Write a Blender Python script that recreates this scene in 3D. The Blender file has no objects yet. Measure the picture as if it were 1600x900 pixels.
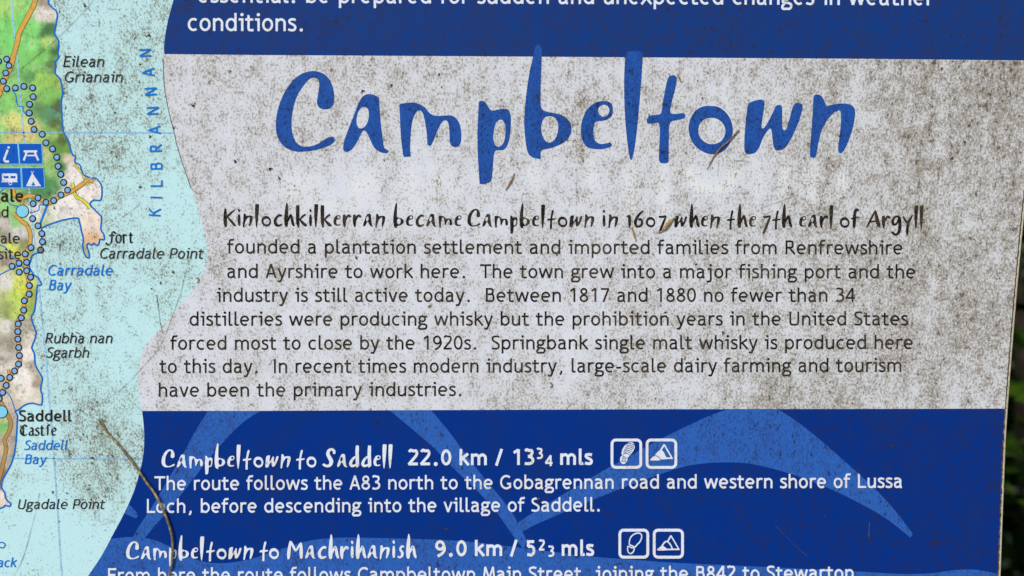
import bpy, bmesh, math, random
from mathutils import Vector, Euler, noise
from mathutils.geometry import delaunay_2d_cdt, tessellate_polygon

S = bpy.context.scene
COL = S.collection
random.seed(7)
R = math.radians

# ------------------------------------------------------------------ camera
FPX = 1156.0                                   # focal length in photo pixels (26 mm equivalent)
CAM_LOC = Vector((0.0, -0.325, 1.35))
CAM_ROT = Euler((R(90 - 6.4), R(0.0), R(-1.0)), 'XYZ')
cam = bpy.data.cameras.new('camera')
cam.sensor_width = 36.0
cam.lens = FPX * 36.0 / 1600.0
cam.clip_start = 0.01
cam.clip_end = 200.0
camo = bpy.data.objects.new('camera', cam)
COL.objects.link(camo)
camo.location = CAM_LOC
camo.rotation_euler = CAM_ROT
S.camera = camo
cam.dof.use_dof = True
cam.dof.focus_distance = 0.327
cam.dof.aperture_fstop = 5.6

# ------------------------------------------------------------------ sky, sun, exposure
SUN_EL, SUN_AZ = R(44), R(212)                 # high, from the left in front of the panel
w = bpy.data.worlds.new('World')
S.world = w
w.use_nodes = True
wn = w.node_tree.nodes
sky = wn.new('ShaderNodeTexSky')
sky.sky_type = 'NISHITA'
sky.sun_disc = False
sky.sun_elevation = SUN_EL
sky.sun_rotation = SUN_AZ
bg = wn['Background']
bg.inputs['Strength'].default_value = 0.10
w.node_tree.links.new(sky.outputs[0], bg.inputs['Color'])
sl = bpy.data.lights.new('sun', 'SUN')
sl.energy = 1.4
sl.angle = R(11)
sl.color = (1.0, 0.95, 0.88)
so = bpy.data.objects.new('sun', sl)
COL.objects.link(so)
sd = Vector((math.sin(SUN_AZ) * math.cos(SUN_EL), math.cos(SUN_AZ) * math.cos(SUN_EL), math.sin(SUN_EL)))
so.rotation_euler = sd.to_track_quat('Z', 'Y').to_euler()
so.location = (-2, -3, 5)
S.view_settings.view_transform = 'Standard'
S.view_settings.look = 'None'
S.view_settings.gamma = 1.0
S.view_settings.exposure = 0.84

# ------------------------------------------------------------------ layout of the artwork on the panel
# artwork units ("u") run left-right and top-down over the printed face; at() gives their place on the board.
BASE = Vector((0, 0, 1.00))
CR = CAM_ROT.to_matrix()
def at(x, y):
    d = CR @ Vector(((x - 800.0) / FPX, -(y - 450.0) / FPX, -1.0))
    t = -CAM_LOC.y / d.y
    p = CAM_LOC + d * t
    return (p.x - BASE.x, p.z - BASE.z)
U = 0.325 / FPX                                # one artwork unit in metres
LAY = 0.00003                                  # step between printed layers

def srgb(r, g, b):
    f = lambda c: ((c / 255.0) / 12.92) if c <= 10.3 else (((c / 255.0) + 0.055) / 1.055) ** 2.4
    return (f(r), f(g), f(b), 1.0)

# ------------------------------------------------------------------ materials
def N(nt, typ, **kw):
    n = nt.nodes.new(typ)
    for k, v in kw.items():
        if k in n.inputs.keys():
            n.inputs[k].default_value = v
        else:
            setattr(n, k, v)
    return n

def math_n(nt, op, a, b=None, clamp=False):
    n = nt.nodes.new('ShaderNodeMath'); n.operation = op; n.use_clamp = clamp
    for i, v in enumerate((a, b)):
        if v is None: continue
        if isinstance(v, (int, float)): n.inputs[i].default_value = v
        else: nt.links.new(v, n.inputs[i])
    return n.outputs[0]

def mix_n(nt, fac, a, b):
    n = nt.nodes.new('ShaderNodeMix'); n.data_type = 'RGBA'; n.clamp_factor = True
    for sock, v in ((n.inputs[0], fac), (n.inputs[6], a), (n.inputs[7], b)):
        if isinstance(v, (int, float)): sock.default_value = v
        elif isinstance(v, tuple): sock.default_value = v
        else: nt.links.new(v, sock)
    return n.outputs[2]

def noise_n(nt, vec, scale, detail=2.0, rough=0.55):
    n = N(nt, 'ShaderNodeTexNoise', Scale=scale, Detail=detail, Roughness=rough)
    nt.links.new(vec, n.inputs['Vector'])
    return n.outputs['Fac']

def print_mat(name, base, dens=0.4, fine=0.7, blot=0.8, fine_col=(0.235, 0.185, 0.12, 1), blot_col=(0.075, 0.052, 0.027, 1),
              mottle=0.0, mottle_col=(0.02, 0.02, 0.05, 1), rough=0.55, attr=False, colattr=False, stretch=0.72,
              stain=0.0, stain_col=(0.10, 0.07, 0.04, 1), spec=0.07, bias=0.0, k=0.20, grain=1.1, chalk=0.0, tan=0.0, film=0.0, film_lo=0.28, film_col=(0.54, 0.49, 0.405, 1)):
    """printed sheet with a crust of algae specks; dens drives how much of it"""
    m = bpy.data.materials.new(name); m.use_nodes = True
    nt = m.node_tree; L = nt.links
    bs = nt.nodes['Principled BSDF']
    tc = N(nt, 'ShaderNodeTexCoord')
    mp = N(nt, 'ShaderNodeMapping'); mp.inputs['Scale'].default_value = (1, 1, stretch)
    L.new(tc.outputs['Object'], mp.inputs['Vector'])
    v = mp.outputs['Vector']
    if colattr:
        a = N(nt, 'ShaderNodeAttribute'); a.attribute_name = 'tint'; bc = a.outputs['Color']
        nz = math_n(nt, 'MULTIPLY', noise_n(nt, v, 230, 5, 0.68), math_n(nt, 'ADD', 0.0, 1.0))
        relief = mix_n(nt, 0.70, bc, (0.03, 0.06, 0.03, 1))
        bc = mix_n(nt, math_n(nt, 'MULTIPLY', math_n(nt, 'SUBTRACT', nz, 0.52), 4.5, True), bc, relief)
        bc = mix_n(nt, math_n(nt, 'MULTIPLY', math_n(nt, 'SUBTRACT', noise_n(nt, tc.outputs['Object'], 190, 2), 0.57), 2.2, True), bc, (0.70, 0.82, 0.50, 1))
    else:
        bc = base
    if attr:
        a2 = N(nt, 'ShaderNodeAttribute'); a2.attribute_name = 'grime'; d = a2.outputs['Fac']
    else:
        d = dens
    n3 = noise_n(nt, v, 45, 3, 0.6)
    n5 = noise_n(nt, v, 210, 2, 0.6)
    lowf = math_n(nt, 'ADD', math_n(nt, 'MULTIPLY', math_n(nt, 'SUBTRACT', n3, 0.5), 0.75), math_n(nt, 'MULTIPLY', math_n(nt, 'SUBTRACT', n5, 0.5), 1.55))
    dd = math_n(nt, 'ADD', d, lowf)
    if film > 0:
        fm = math_n(nt, 'MULTIPLY', math_n(nt, 'SUBTRACT', math_n(nt, 'ADD', d, math_n(nt, 'MULTIPLY', lowf, 0.5)), film_lo), 1.7, True)
        bc = mix_n(nt, math_n(nt, 'MULTIPLY', fm, film), bc, film_col)
    if mottle > 0:
        nm = noise_n(nt, v, 75, 4, 0.65)
        mk = math_n(nt, 'MULTIPLY', math_n(nt, 'SUBTRACT', nm, 0.47), 4.0, True)
        bc = mix_n(nt, math_n(nt, 'MULTIPLY', mk, mottle), bc, mottle_col)
    if stain > 0:
        ns = noise_n(nt, tc.outputs['Object'], 38, 2, 0.5)
        mk = math_n(nt, 'MULTIPLY', math_n(nt, 'SUBTRACT', ns, 0.52), 9.0, True)
        bc = mix_n(nt, math_n(nt, 'MULTIPLY', mk, stain), bc, stain_col)
    if chalk > 0:
        ac = N(nt, 'ShaderNodeAttribute'); ac.attribute_name = 'chalk'
        ck = math_n(nt, 'MULTIPLY', math_n(nt, 'ADD', ac.outputs['Fac'], math_n(nt, 'MULTIPLY', math_n(nt, 'SUBTRACT', n5, 0.5), 0.5)), chalk, True)
        ck = math_n(nt, 'MULTIPLY', ck, math_n(nt, 'MULTIPLY', ac.outputs['Fac'], 4.0, True))
        bc = mix_n(nt, ck, bc, (0.86, 0.845, 0.80, 1))
    gr = noise_n(nt, tc.outputs['Object'], 1900, 2, 0.8)
    if not colattr: bc = mix_n(nt, math_n(nt, 'MULTIPLY', math_n(nt, 'SUBTRACT', gr, 0.42), grain, True), bc, tuple(c * 0.62 for c in base[:3]) + (1,))
    # fine specks
    n1 = noise_n(nt, v, 1050, 3, 0.82)
    t = math_n(nt, 'ADD', math_n(nt, 'SUBTRACT', n1, 0.600 + bias), math_n(nt, 'MULTIPLY', dd, k))
    m1 = math_n(nt, 'MULTIPLY', math_n(nt, 'MULTIPLY', t, 12.0, True), fine)
    c1 = mix_n(nt, m1, bc, fine_col)
    if tan > 0:
        nt_ = noise_n(nt, tc.outputs['Object'], 330, 3, 0.7)
        t3 = math_n(nt, 'ADD', math_n(nt, 'SUBTRACT', nt_, 0.70), math_n(nt, 'MULTIPLY', dd, 0.17))
        c1 = mix_n(nt, math_n(nt, 'MULTIPLY', math_n(nt, 'MULTIPLY', t3, 9.0, True), tan), c1, (0.27, 0.185, 0.10, 1))
    # larger blots, clustered
    n2 = noise_n(nt, v, 620, 4, 0.75)
    t2 = math_n(nt, 'ADD', math_n(nt, 'SUBTRACT', n2, 0.672 + bias), math_n(nt, 'MULTIPLY', dd, 0.15))
    m2 = math_n(nt, 'MULTIPLY', math_n(nt, 'MULTIPLY', t2, 18.0, True), blot)
    c2 = mix_n(nt, m2, c1, blot_col)
    if isinstance(c2, tuple): bs.inputs['Base Color'].default_value = c2
    else: L.new(c2, bs.inputs['Base Color'])
    r = math_n(nt, 'ADD', math_n(nt, 'MULTIPLY', m1, 0.3), rough)
    L.new(r, bs.inputs['Roughness'])
    bs.inputs['Specular IOR Level'].default_value = spec
    bp = N(nt, 'ShaderNodeBump', Strength=0.25, Distance=0.0001)
    L.new(m2, bp.inputs['Height']); L.new(bp.outputs[0], bs.inputs['Normal'])
    return m

def plain_mat(name, a, b, scale, rough=0.6, spec=0.3, bump=0.0, thr=0.45, gain=5):
    m = bpy.data.materials.new(name); m.use_nodes = True
    nt = m.node_tree; bs = nt.nodes['Principled BSDF']
    tc = N(nt, 'ShaderNodeTexCoord')
    n = noise_n(nt, tc.outputs['Object'], scale, 4, 0.65)
    f = math_n(nt, 'MULTIPLY', math_n(nt, 'SUBTRACT', n, thr), gain, True)
    nt.links.new(mix_n(nt, f, a, b), bs.inputs['Base Color'])
    bs.inputs['Roughness'].default_value = rough
    bs.inputs['Specular IOR Level'].default_value = spec
    if bump:
        bp = N(nt, 'ShaderNodeBump', Strength=bump, Distance=0.0003)
        nt.links.new(n, bp.inputs['Height']); nt.links.new(bp.outputs[0], bs.inputs['Normal'])
    return m

M = {}
M['sea'] = print_mat('sea_print', (0.575, 0.83, 0.83, 1), attr=True, grain=0.5, blot=0.95, film=0.45, film_lo=0.2, film_col=(0.44, 0.53, 0.42, 1), fine_col=(0.15, 0.125, 0.07, 1))
M['land'] = print_mat('land_print', None, dens=0.2, colattr=True, fine=0.75)
M['pale'] = print_mat('pale_print', (0.75, 0.745, 0.785, 1), attr=True, fine=0.66, fine_col=(0.20, 0.155, 0.095, 1), film=0.5, film_lo=0.16, grain=0.7, tan=0.5, chalk=0.95)
M['top'] = print_mat('upper_blue_print', (0.0045, 0.044, 0.225, 1), dens=0.50, fine=0.6, blot=0.8, fine_col=(0.035, 0.03, 0.07, 1),
                     blot_col=(0.025, 0.022, 0.03, 1), mottle=0.6, mottle_col=(0.016, 0.043, 0.15, 1))
M['low'] = print_mat('lower_blue_print', (0.0008, 0.032, 0.235, 1), attr=True, fine=0.45, blot=0.7, fine_col=(0.02, 0.02, 0.06, 1),
                     blot_col=(0.03, 0.022, 0.025, 1), mottle=0.55, mottle_col=(0.010, 0.033, 0.155, 1))
M['light'] = print_mat('light_blue_print', (0.030, 0.130, 0.48, 1), dens=0.52, fine=0.6, blot=0.85, fine_col=(0.03, 0.05, 0.17, 1),
                       blot_col=(0.012, 0.015, 0.035, 1), stretch=0.5, mottle=0.35, mottle_col=(0.033, 0.112, 0.38, 1))
M['title'] = print_mat('title_print', (0.019, 0.100, 0.405, 1), dens=0.66, fine=0.6, blot=0.8, fine_col=(0.02, 0.04, 0.15, 1),
                       blot_col=(0.014, 0.014, 0.03, 1), mottle=0.55, mottle_col=(0.024, 0.078, 0.30, 1))
M['black'] = print_mat('black_print', (0.012, 0.010, 0.009, 1), dens=0.48, fine=0.5, blot=0.6, fine_col=(0.13, 0.10, 0.065, 1),
                       blot_col=(0.10, 0.075, 0.05, 1), stain=0.7, stain_col=(0.075, 0.052, 0.03, 1))
M['mapblue'] = print_mat('map_blue_print', (0.0, 0.19, 0.66, 1), dens=0.1, grain=0.4, fine=0.4, blot=0.7)
M['pictoblue'] = print_mat('pictogram_blue_print', (0.006, 0.11, 0.55, 1), dens=0.3, fine=0.3, blot=0.8, blot_col=(0.01, 0.03, 0.12, 1), fine_col=(0.02, 0.06, 0.2, 1))
M['white'] = print_mat('white_print', (0.80, 0.82, 0.89, 1), grain=0.3, dens=0.12, fine=0.5, blot=0.8, fine_col=(0.42, 0.33, 0.2, 1),
                       blot_col=(0.2, 0.13, 0.07, 1), stain=0.4, stain_col=(0.76, 0.70, 0.58, 1))
M['palewhite'] = print_mat('pictogram_white_print', (0.8, 0.82, 0.84, 1), dens=0.3, fine=0.6, blot=0.7, fine_col=(0.3, 0.35, 0.4, 1))
M['cyan'] = print_mat('cyan_print', (0.25, 0.68, 0.88, 1), dens=0.2, fine=0.4, blot=0.6)
M['coast'] = print_mat('coast_print', (0.001, 0.155, 0.56, 1), dens=0.1, grain=0.4, fine=0.3, blot=0.6)
M['grid'] = print_mat('grid_print', (0.26, 0.52, 0.80, 1), dens=0.4)
M['gridpale'] = print_mat('grid_pale_print', (0.38, 0.66, 0.86, 1), dens=0.4)
M['orange'] = print_mat('road_print', (0.80, 0.42, 0.07, 1), dens=0.3, fine=0.5, stain=0.4, stain_col=(0.62, 0.36, 0.14, 1))
M['tan'] = print_mat('tan_road_print', (0.50, 0.29, 0.10, 1), dens=0.3, fine=0.5)
M['casing'] = print_mat('road_edge_print', (0.20, 0.13, 0.04, 1), dens=0.2)
M['yellow'] = print_mat('lane_print', (0.86, 0.78, 0.06, 1), dens=0.25, fine=0.5)
M['dot'] = print_mat('dot_print', (0.24, 0.45, 0.76, 1), dens=0.15, fine=0.5, blot=0.7)
M['dotgrey'] = print_mat('worn_dot_print', (0.20, 0.24, 0.30, 1), dens=0.5)
M['navy'] = print_mat('dot_ring_print', (0.006, 0.014, 0.035, 1), dens=0.1)
M['scratch'] = plain_mat('scratch', (0.10, 0.08, 0.06, 1), (0.22, 0.19, 0.15, 1), 900)
M['rim'] = plain_mat('laminate_edge', (0.62, 0.52, 0.36, 1), (0.22, 0.15, 0.08, 1), 600, 0.5, 0.4, 0.3, 0.55, 6)
M['edge_dirt'] = plain_mat('edge_dirt', (0.05, 0.035, 0.02, 1), (0.22, 0.17, 0.11, 1), 700, 0.9, 0.1)
M['stem'] = plain_mat('dry_stem', (0.17, 0.125, 0.065, 1), (0.55, 0.39, 0.14, 1), 420, 0.6, 0.3, 0.8, 0.46, 5)
M['husk'] = plain_mat('dry_husk', (0.42, 0.26, 0.10, 1), (0.14, 0.075, 0.03, 1), 900, 0.7, 0.2, 0.8)
M['brown'] = plain_mat('dead_grass', (0.27, 0.15, 0.06, 1), (0.10, 0.055, 0.025, 1), 700, 0.7, 0.2, 0.8)
M['char'] = plain_mat('black_scrap', (0.010, 0.010, 0.009, 1), (0.045, 0.04, 0.03, 1), 700, 0.6, 0.3, 0.8)
M['spot'] = plain_mat('algae_spot', (0.035, 0.026, 0.014, 1), (0.10, 0.075, 0.04, 1), 800, 0.95, 0.05)
M['leaf'] = plain_mat('leaf', (0.004, 0.009, 0.002, 1), (0.045, 0.09, 0.006, 1), 9, 0.9, 0.0, 0.0, 0.5, 5)
M['turf'] = plain_mat('turf', (0.03, 0.05, 0.015, 1), (0.06, 0.075, 0.03, 1), 6, 0.95, 0.05)
M['bark'] = plain_mat('bark', (0.03, 0.022, 0.014, 1), (0.06, 0.045, 0.03, 1), 40, 0.9, 0.1)

# ------------------------------------------------------------------ objects
def link(name, me, mats, parent=None):
    o = bpy.data.objects.new(name, me)
    COL.objects.link(o)
    for m in mats: me.materials.append(m)
    if parent: o.parent = parent
    return o

def catmull(pts, closed=False, n=5):
    out = []
    L = len(pts)
    if L < 3 and not closed: return [tuple(p) for p in pts]
    rng = range(L) if closed else range(L - 1)
    for i in rng:
        if closed: p0, p1, p2, p3 = pts[i - 1], pts[i], pts[(i + 1) % L], pts[(i + 2) % L]
        else: p0, p1, p2, p3 = pts[max(i - 1, 0)], pts[i], pts[i + 1], pts[min(i + 2, L - 1)]
        for j in range(n):
            t = j / n
            out.append(tuple(0.5 * ((2 * b) + (c - a) * t + (2 * a - 5 * b + 4 * c - d) * t * t + (3 * b - a - 3 * c + d) * t ** 3)
                             for a, b, c, d in zip(p0, p1, p2, p3)))
    if not closed: out.append(tuple(pts[-1]))
    return out

class MB:
    """collects flat printed shapes and builds them as one mesh"""
    def __init__(s, layer=1, thick=0.0):
        s.v = []; s.f = []; s.mi = []; s.layer = layer; s.thick = thick; s.k = 0; s.cur = 0
    def _y(s):
        s.k += 1
        return -(s.layer * LAY + s.thick + (s.k % 40) * 4e-7)
    def poly(s, pts, holes=()):
        y = s._y(); rings = [list(pts)] + [list(h) for h in holes]
        flat = []; base = len(s.v)
        for r in rings:
            for p in r:
                X, Z = at(*p); s.v.append((X, y, Z)); flat.append(p)
        tri = tessellate_polygon([[Vector((p[0], -p[1], 0)) for p in r] for r in rings])
        for t in tri:
            a, b, c = t
            pa, pb, pc = flat[a], flat[b], flat[c]
            cr = (pb[0] - pa[0]) * (pc[1] - pa[1]) - (pb[1] - pa[1]) * (pc[0] - pa[0])
            if abs(cr) < 1e-9: continue
            s.f.append((base + a, base + b, base + c) if cr < 0 else (base + a, base + c, base + b)); s.mi.append(s.cur)
        if s.thick:
            off = 0
            for r in rings:
                n = len(r)
                for p in r:
                    X, Z = at(*p); s.v.append((X, y + s.thick, Z))
                b2 = len(s.v) - n
                for i in range(n):
                    j = (i + 1) % n
                    s.f.append((base + off + i, base + off + j, b2 + j, b2 + i)); s.mi.append(s.cur)
                off += n
    def ribbon(s, pts, hw, closed=False, pen=None):
        n = len(pts)
        if n < 2: return
        Lf, Rt = [], []
        for i in range(n):
            if closed: a, b, c = pts[i - 1], pts[i], pts[(i + 1) % n]
            else: a, b, c = pts[max(i - 1, 0)], pts[i], pts[min(i + 1, n - 1)]
            d1 = (b[0] - a[0], b[1] - a[1]); d2 = (c[0] - b[0], c[1] - b[1])
            l1 = math.hypot(*d1); l2 = math.hypot(*d2)
            if l1 < 1e-9: d1, l1 = d2, l2
            if l2 < 1e-9: d2, l2 = d1, l1
            if l1 < 1e-9: d1 = d2 = (1, 0); l1 = l2 = 1
            n1 = (-d1[1] / l1, d1[0] / l1); n2 = (-d2[1] / l2, d2[0] / l2)
            m = (n1[0] + n2[0], n1[1] + n2[1]); ml = math.hypot(*m)
            if ml < 1e-6: m, ml = n1, 1
            m = (m[0] / ml, m[1] / ml)
            k = 1.0 / max(0.5, m[0] * n1[0] + m[1] * n1[1])
            h = hw[i] if isinstance(hw, (list, tuple)) else hw
            if pen is not None:
                ang = math.atan2(-(d1[1] + d2[1]), d1[0] + d2[0])
                h = h * (0.35 + 0.85 * abs(math.sin(ang - pen)))
            Lf.append((b[0] + m[0] * h * k, b[1] + m[1] * h * k)); Rt.append((b[0] - m[0] * h * k, b[1] - m[1] * h * k))
        y = s._y(); b0 = len(s.v)
        for p in Lf + Rt:
            X, Z = at(*p); s.v.append((X, y, Z))
        rng = range(n if closed else n - 1)
        for i in rng:
            j = (i + 1) % n
            s.f.append((b0 + i, b0 + j, b0 + n + j, b0 + n + i)); s.mi.append(s.cur)
        if s.thick:
            b1 = len(s.v)
            for p in Lf + Rt:
                X, Z = at(*p); s.v.append((X, y + s.thick, Z))
            for i in rng:
                j = (i + 1) % n
                for o_, fl in ((0, 0), (n, 1)):
                    q = (b0 + o_ + i, b0 + o_ + j, b1 + o_ + j, b1 + o_ + i)
                    s.f.append(q if fl else q[::-1]); s.mi.append(s.cur)
            if not closed:
                s.f.append((b0, b0 + n, b1 + n, b1)); s.f.append((b0 + n - 1, b1 + n - 1, b1 + 2 * n - 1, b0 + 2 * n - 1)); s.mi += [s.cur] * 2
    def disc(s, x, y, r, n=20, ry=None):
        s.poly([(x + r * math.cos(2 * math.pi * i / n), y + (ry or r) * math.sin(2 * math.pi * i / n)) for i in range(n)])
    def build(s, name, mat, parent):
        me = bpy.data.meshes.new(name)
        me.from_pydata(s.v, [], s.f)
        mats = mat if isinstance(mat, (list, tuple)) else [mat]
        if len(mats) > 1: me.polygons.foreach_set('material_index', s.mi)
        me.update()
        return link(name, me, mats, parent)

def sheet(name, outline, layer, mat, parent, step=14, grime=None, tint=None, chalk=None):
    """a flat printed sheet: the outline filled with a fine triangle net that can carry grime density and map tints"""
    xs = [p[0] for p in outline]; ys = [p[1] for p in outline]
    pts = [Vector(p) for p in outline]
    x = min(xs) + step * 0.5
    while x < max(xs):
        y = min(ys) + step * 0.5
        while y < max(ys):
            st = 1 if (-60 < x < 1660 and -60 < y < 960) else 0
            if st or (int(x / step) % 4 == 0 and int(y / step) % 4 == 0):
                pts.append(Vector((x + random.uniform(-1, 1), y + random.uniform(-1, 1))))
            y += step
        x += step
    vs, es, fs, _, _, _ = delaunay_2d_cdt(pts, [], [list(range(len(outline)))], 1, 1e-5)
    used = sorted({i for f in fs for i in f}); mp = {o: i for i, o in enumerate(used)}
    v3 = []
    for i in used:
        X, Z = at(vs[i].x, vs[i].y); v3.append((X, -layer * LAY, Z))
    faces = []
    for f in fs:
        a, b, c = [vs[i] for i in f[:3]]
        cr = (b.x - a.x) * (c.y - a.y) - (b.y - a.y) * (c.x - a.x)
        f = [mp[i] for i in f]
        faces.append(f if cr < 0 else f[::-1])
    me = bpy.data.meshes.new(name)
    me.from_pydata(v3, [], faces)
    if grime:
        at_ = me.attributes.new('grime', 'FLOAT', 'POINT')
        at_.data.foreach_set('value', [grime(vs[i].x, vs[i].y) for i in used])
    if chalk:
        at_ = me.attributes.new('chalk', 'FLOAT', 'POINT')
        at_.data.foreach_set('value', [chalk(vs[i].x, vs[i].y) for i in used])
    if tint:
        at_ = me.attributes.new('tint', 'FLOAT_COLOR', 'POINT')
        flat = []
        for i in used: flat += list(tint(vs[i].x, vs[i].y))
        at_.data.foreach_set('color', flat)
    me.update()
    return link(name, me, [mat], parent)

def interp(poly, y):
    for (x0, y0), (x1, y1) in zip(poly, poly[1:]):
        if y0 <= y <= y1: return x0 + (x1 - x0) * (y - y0) / (y1 - y0)
    return poly[-1][0] if y > poly[-1][1] else poly[0][0]

# ------------------------------------------------------------------ the panel
panel = bpy.data.objects.new('information_panel', None)
panel.empty_display_size = 0.05
COL.objects.link(panel)
panel.location = BASE
panel['label'] = 'weathered blue and white route information panel with a map strip and the heading Campbeltown'
panel['category'] = 'sign'

TOP, BOT, LEFT = -420, 1120, -620
EDGE = catmull([(1668, -420), (1655, -200), (1637, 0), (1617, 200), (1597.5, 380), (1576.5, 635), (1570.3, 760), (1565, 900), (1561, 1000), (1557, 1120)], n=4)
def edge(y): return interp(EDGE, y)

# board: front face, rolled edge, sides and back
def build_board():
    outer = [(x, y) for x, y in EDGE] + [(LEFT, BOT), (LEFT, TOP)]
    bm = bmesh.new()
    def ring(inset, yy):
        cx, cy = 480, 400
        vs = []
        for x, y in outer:
            X, Z = at(x - inset * (1 if x > cx else -1), y - inset * (1 if y > cy else -1))
            vs.append(bm.verts.new((X, yy, Z)))
        return vs
    rings = [ring(2.6, 0.0), ring(1.0, 0.0003), ring(0.2, 0.0010), ring(0.0, 0.0020), ring(0.0, 0.008)]
    n = len(outer)
    for a, b in zip(rings, rings[1:]):
        for i in range(n):
            j = (i + 1) % n
            bm.faces.new((a[i], a[j], b[j], b[i]))
    bm.faces.new(rings[0]); bm.faces.new(rings[-1][::-1])
    bmesh.ops.recalc_face_normals(bm, faces=bm.faces)
    me = bpy.data.meshes.new('board'); bm.to_mesh(me); bm.free()
    return link('board', me, [M['rim']], panel)
build_board()
for px in (-350, 1250):                                    # timber posts that carry the board, behind it
    X_, _z = at(px, 450); bm = bmesh.new()
    bmesh.ops.create_cube(bm, size=1.0)
    for v in bm.verts: v.co = Vector((X_ + v.co.x * 0.07, 0.0485 + v.co.y * 0.08, -1.0 + 0.68 * (v.co.z + 0.5) * 2))
    bmesh.ops.bevel(bm, geom=list(bm.edges), offset=0.004, segments=2, affect='EDGES')
    me = bpy.data.meshes.new('post'); bm.to_mesh(me); bm.free(); link('post', me, [M['bark']], panel)
gm = bpy.data.meshes.new('ground'); gm.from_pydata([(-80, -80, 0), (80, -80, 0), (80, 80, 0), (-80, 80, 0)], [], [(0, 1, 2, 3)])
link('ground', gm, [M['turf']])['kind'] = 'structure'

PR = [(x - 6.0, y) for x, y in EDGE]                       # right limit of the print
SEA_EDGE = catmull([(330, -420), (310, -200), (290, -80), (271, 0), (264, 25), (259, 50), (256, 75), (255.3, 100), (256, 125), (259, 150), (264, 175), (270.5, 200),
    (277, 228), (287.5, 262), (299, 295), (308, 322), (316, 350), (322, 378), (323.5, 400), (320.5, 420), (313, 436), (303, 451), (288, 469),
    (272, 488), (258, 505), (244, 521), (229, 537), (220.5, 555), (216.5, 576), (215.5, 600), (217.8, 621), (222, 642), (225, 670), (225.3, 690),
    (223.7, 712), (218.5, 737), (209.5, 767), (195, 800), (176, 836), (159.5, 867), (139, 898), (110, 940), (62, 1000), (-60, 1120)], n=3)
def sea_x(y): return interp(SEA_EDGE, y)
B1 = [(257, 84.5), (400, 86), (750, 88), (1050, 90), (1350, 91.9), (1620, 94.9)]       # lower edge of the upper band
B2 = [(222, 642), (390, 642), (700, 640.6), (1000, 639.5), (1400, 638.8), (1575, 638.4)]  # upper edge of the lower band

# ---- grime maps
PALE_G = [  # rows y=90..640, columns x=230..1600
    [.42, .40, .42, .44, .46, .46, .52, .62, .78, .92],
    [.42, .40, .40, .48, .50, .48, .52, .62, .80, .95],
    [.40, .36, .42, .50, .50, .50, .55, .62, .80, .92],
    [.36, .38, .34, .36, .42, .45, .52, .66, .74, .85],
    [.40, .34, .30, .34, .40, .46, .50, .64, .72, .80],
    [.42, .36, .36, .40, .42, .46, .52, .66, .74, .78],
    [.32, .32, .36, .40, .42, .46, .55, .64, .74, .76],
    [.26, .30, .36, .38, .40, .46, .58, .66, .74, .76],
    [.30, .34, .38, .36, .38, .46, .58, .64, .70, .66],
    [.30, .34, .38, .38, .42, .52, .62, .66, .66, .55]]
GHOST = [(470, 285, 26), (560, 285, 34), (640, 283, 20), (700, 280, 16), (835, 272, 16), (925, 270, 12), (975, 290, 10), (1035, 285, 13), (1100, 285, 34), (1180, 280, 14),
         (1225, 275, 12), (1270, 285, 12), (1312, 285, 12), (1128, 160, 14), (1370, 200, 16), (610, 330, 30), (520, 300, 20)]
def grime_pale(x, y):
    u = min(max((x - 230) / 1370 * 9, 0), 8.999); v = min(max((y - 90) / 550 * 9, 0), 8.999)
    i, j = int(u), int(v); a, b = u - i, v - j
    g = PALE_G[j][i] * (1 - a) * (1 - b) + PALE_G[j][i + 1] * a * (1 - b) + PALE_G[j + 1][i] * (1 - a) * b + PALE_G[j + 1][i + 1] * a * b
    for gx, gy, r in GHOST:
        g -= 0.18 * math.exp(-((x - gx) / r) ** 2 - ((y - gy) / 30) ** 2)
    g += 0.22 * noise.noise(Vector((x * 0.022, y * 0.007, 3.1)))     # rain streaks
    return g + 0.10 * max(0.0, 1 - (x - 230) / 700.0) * (1 if y < 420 else 0.7) - 0.03
def chalk_pale(x, y):                          # limescale left where rain runs off the heading
    g = 0.0
    for gx, gy, rx, ry, a in [(468, 290, 34, 26, .5), (560, 288, 14, 22, .7), (585, 285, 10, 24, .5), (640, 285, 16, 20, .6), (680, 280, 12, 26, .5), (705, 285, 8, 22, .5), (835, 275, 10, 34, .5), (925, 275, 8, 30, .6), (987, 295, 7, 44, .8),
                              (1035, 300, 8, 40, .8), (1060, 278, 6, 20, .5), (1185, 285, 8, 32, .5), (1225, 278, 9, 30, .7), (1258, 285, 7, 32, .5), (1272, 290, 7, 40, .7), (1315, 285, 6, 38, .8), (520, 325, 40, 16, .4), (640, 320, 60, 14, .35), (900, 320, 60, 12, .2)]:
        g += a * math.exp(-((x - gx) / rx) ** 2 - ((y - gy) / ry) ** 2)
    d = abs(math.hypot((x - 1112) / 34, (y - 268) / 28) - 1)
    if y > 262: g += 0.9 * math.exp(-(d / 0.3) ** 2)
    return g
def grime_sea(x, y):
    g = 0.33 + 0.09 * max(0.0, 1 - y / 500.0)
    for gx, gy, rx, ry, a in [(165, 700, 60, 85, .42), (140, 780, 40, 40, .14), (200, 560, 60, 60, -.12), (60, 850, 90, 70, -.40), (150, 850, 60, 60, -.12), (235, 160, 40, 120, .12), (120, 210, 60, 60, .06),
                              (150, 230, 70, 50, .14), (75, 395, 30, 40, .2), (120, 40, 50, 40, -.06), (270, 310, 40, 40, -.18), (60, 700, 40, 70, -.15), (110, 370, 25, 40, .1), (280, 440, 40, 40, -.06)]:
        g += a * math.exp(-((x - gx) / rx) ** 2 - ((y - gy) / ry) ** 2)
    return g + 0.12 * noise.noise(Vector((x * 0.03, y * 0.012, 7.7)))
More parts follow.
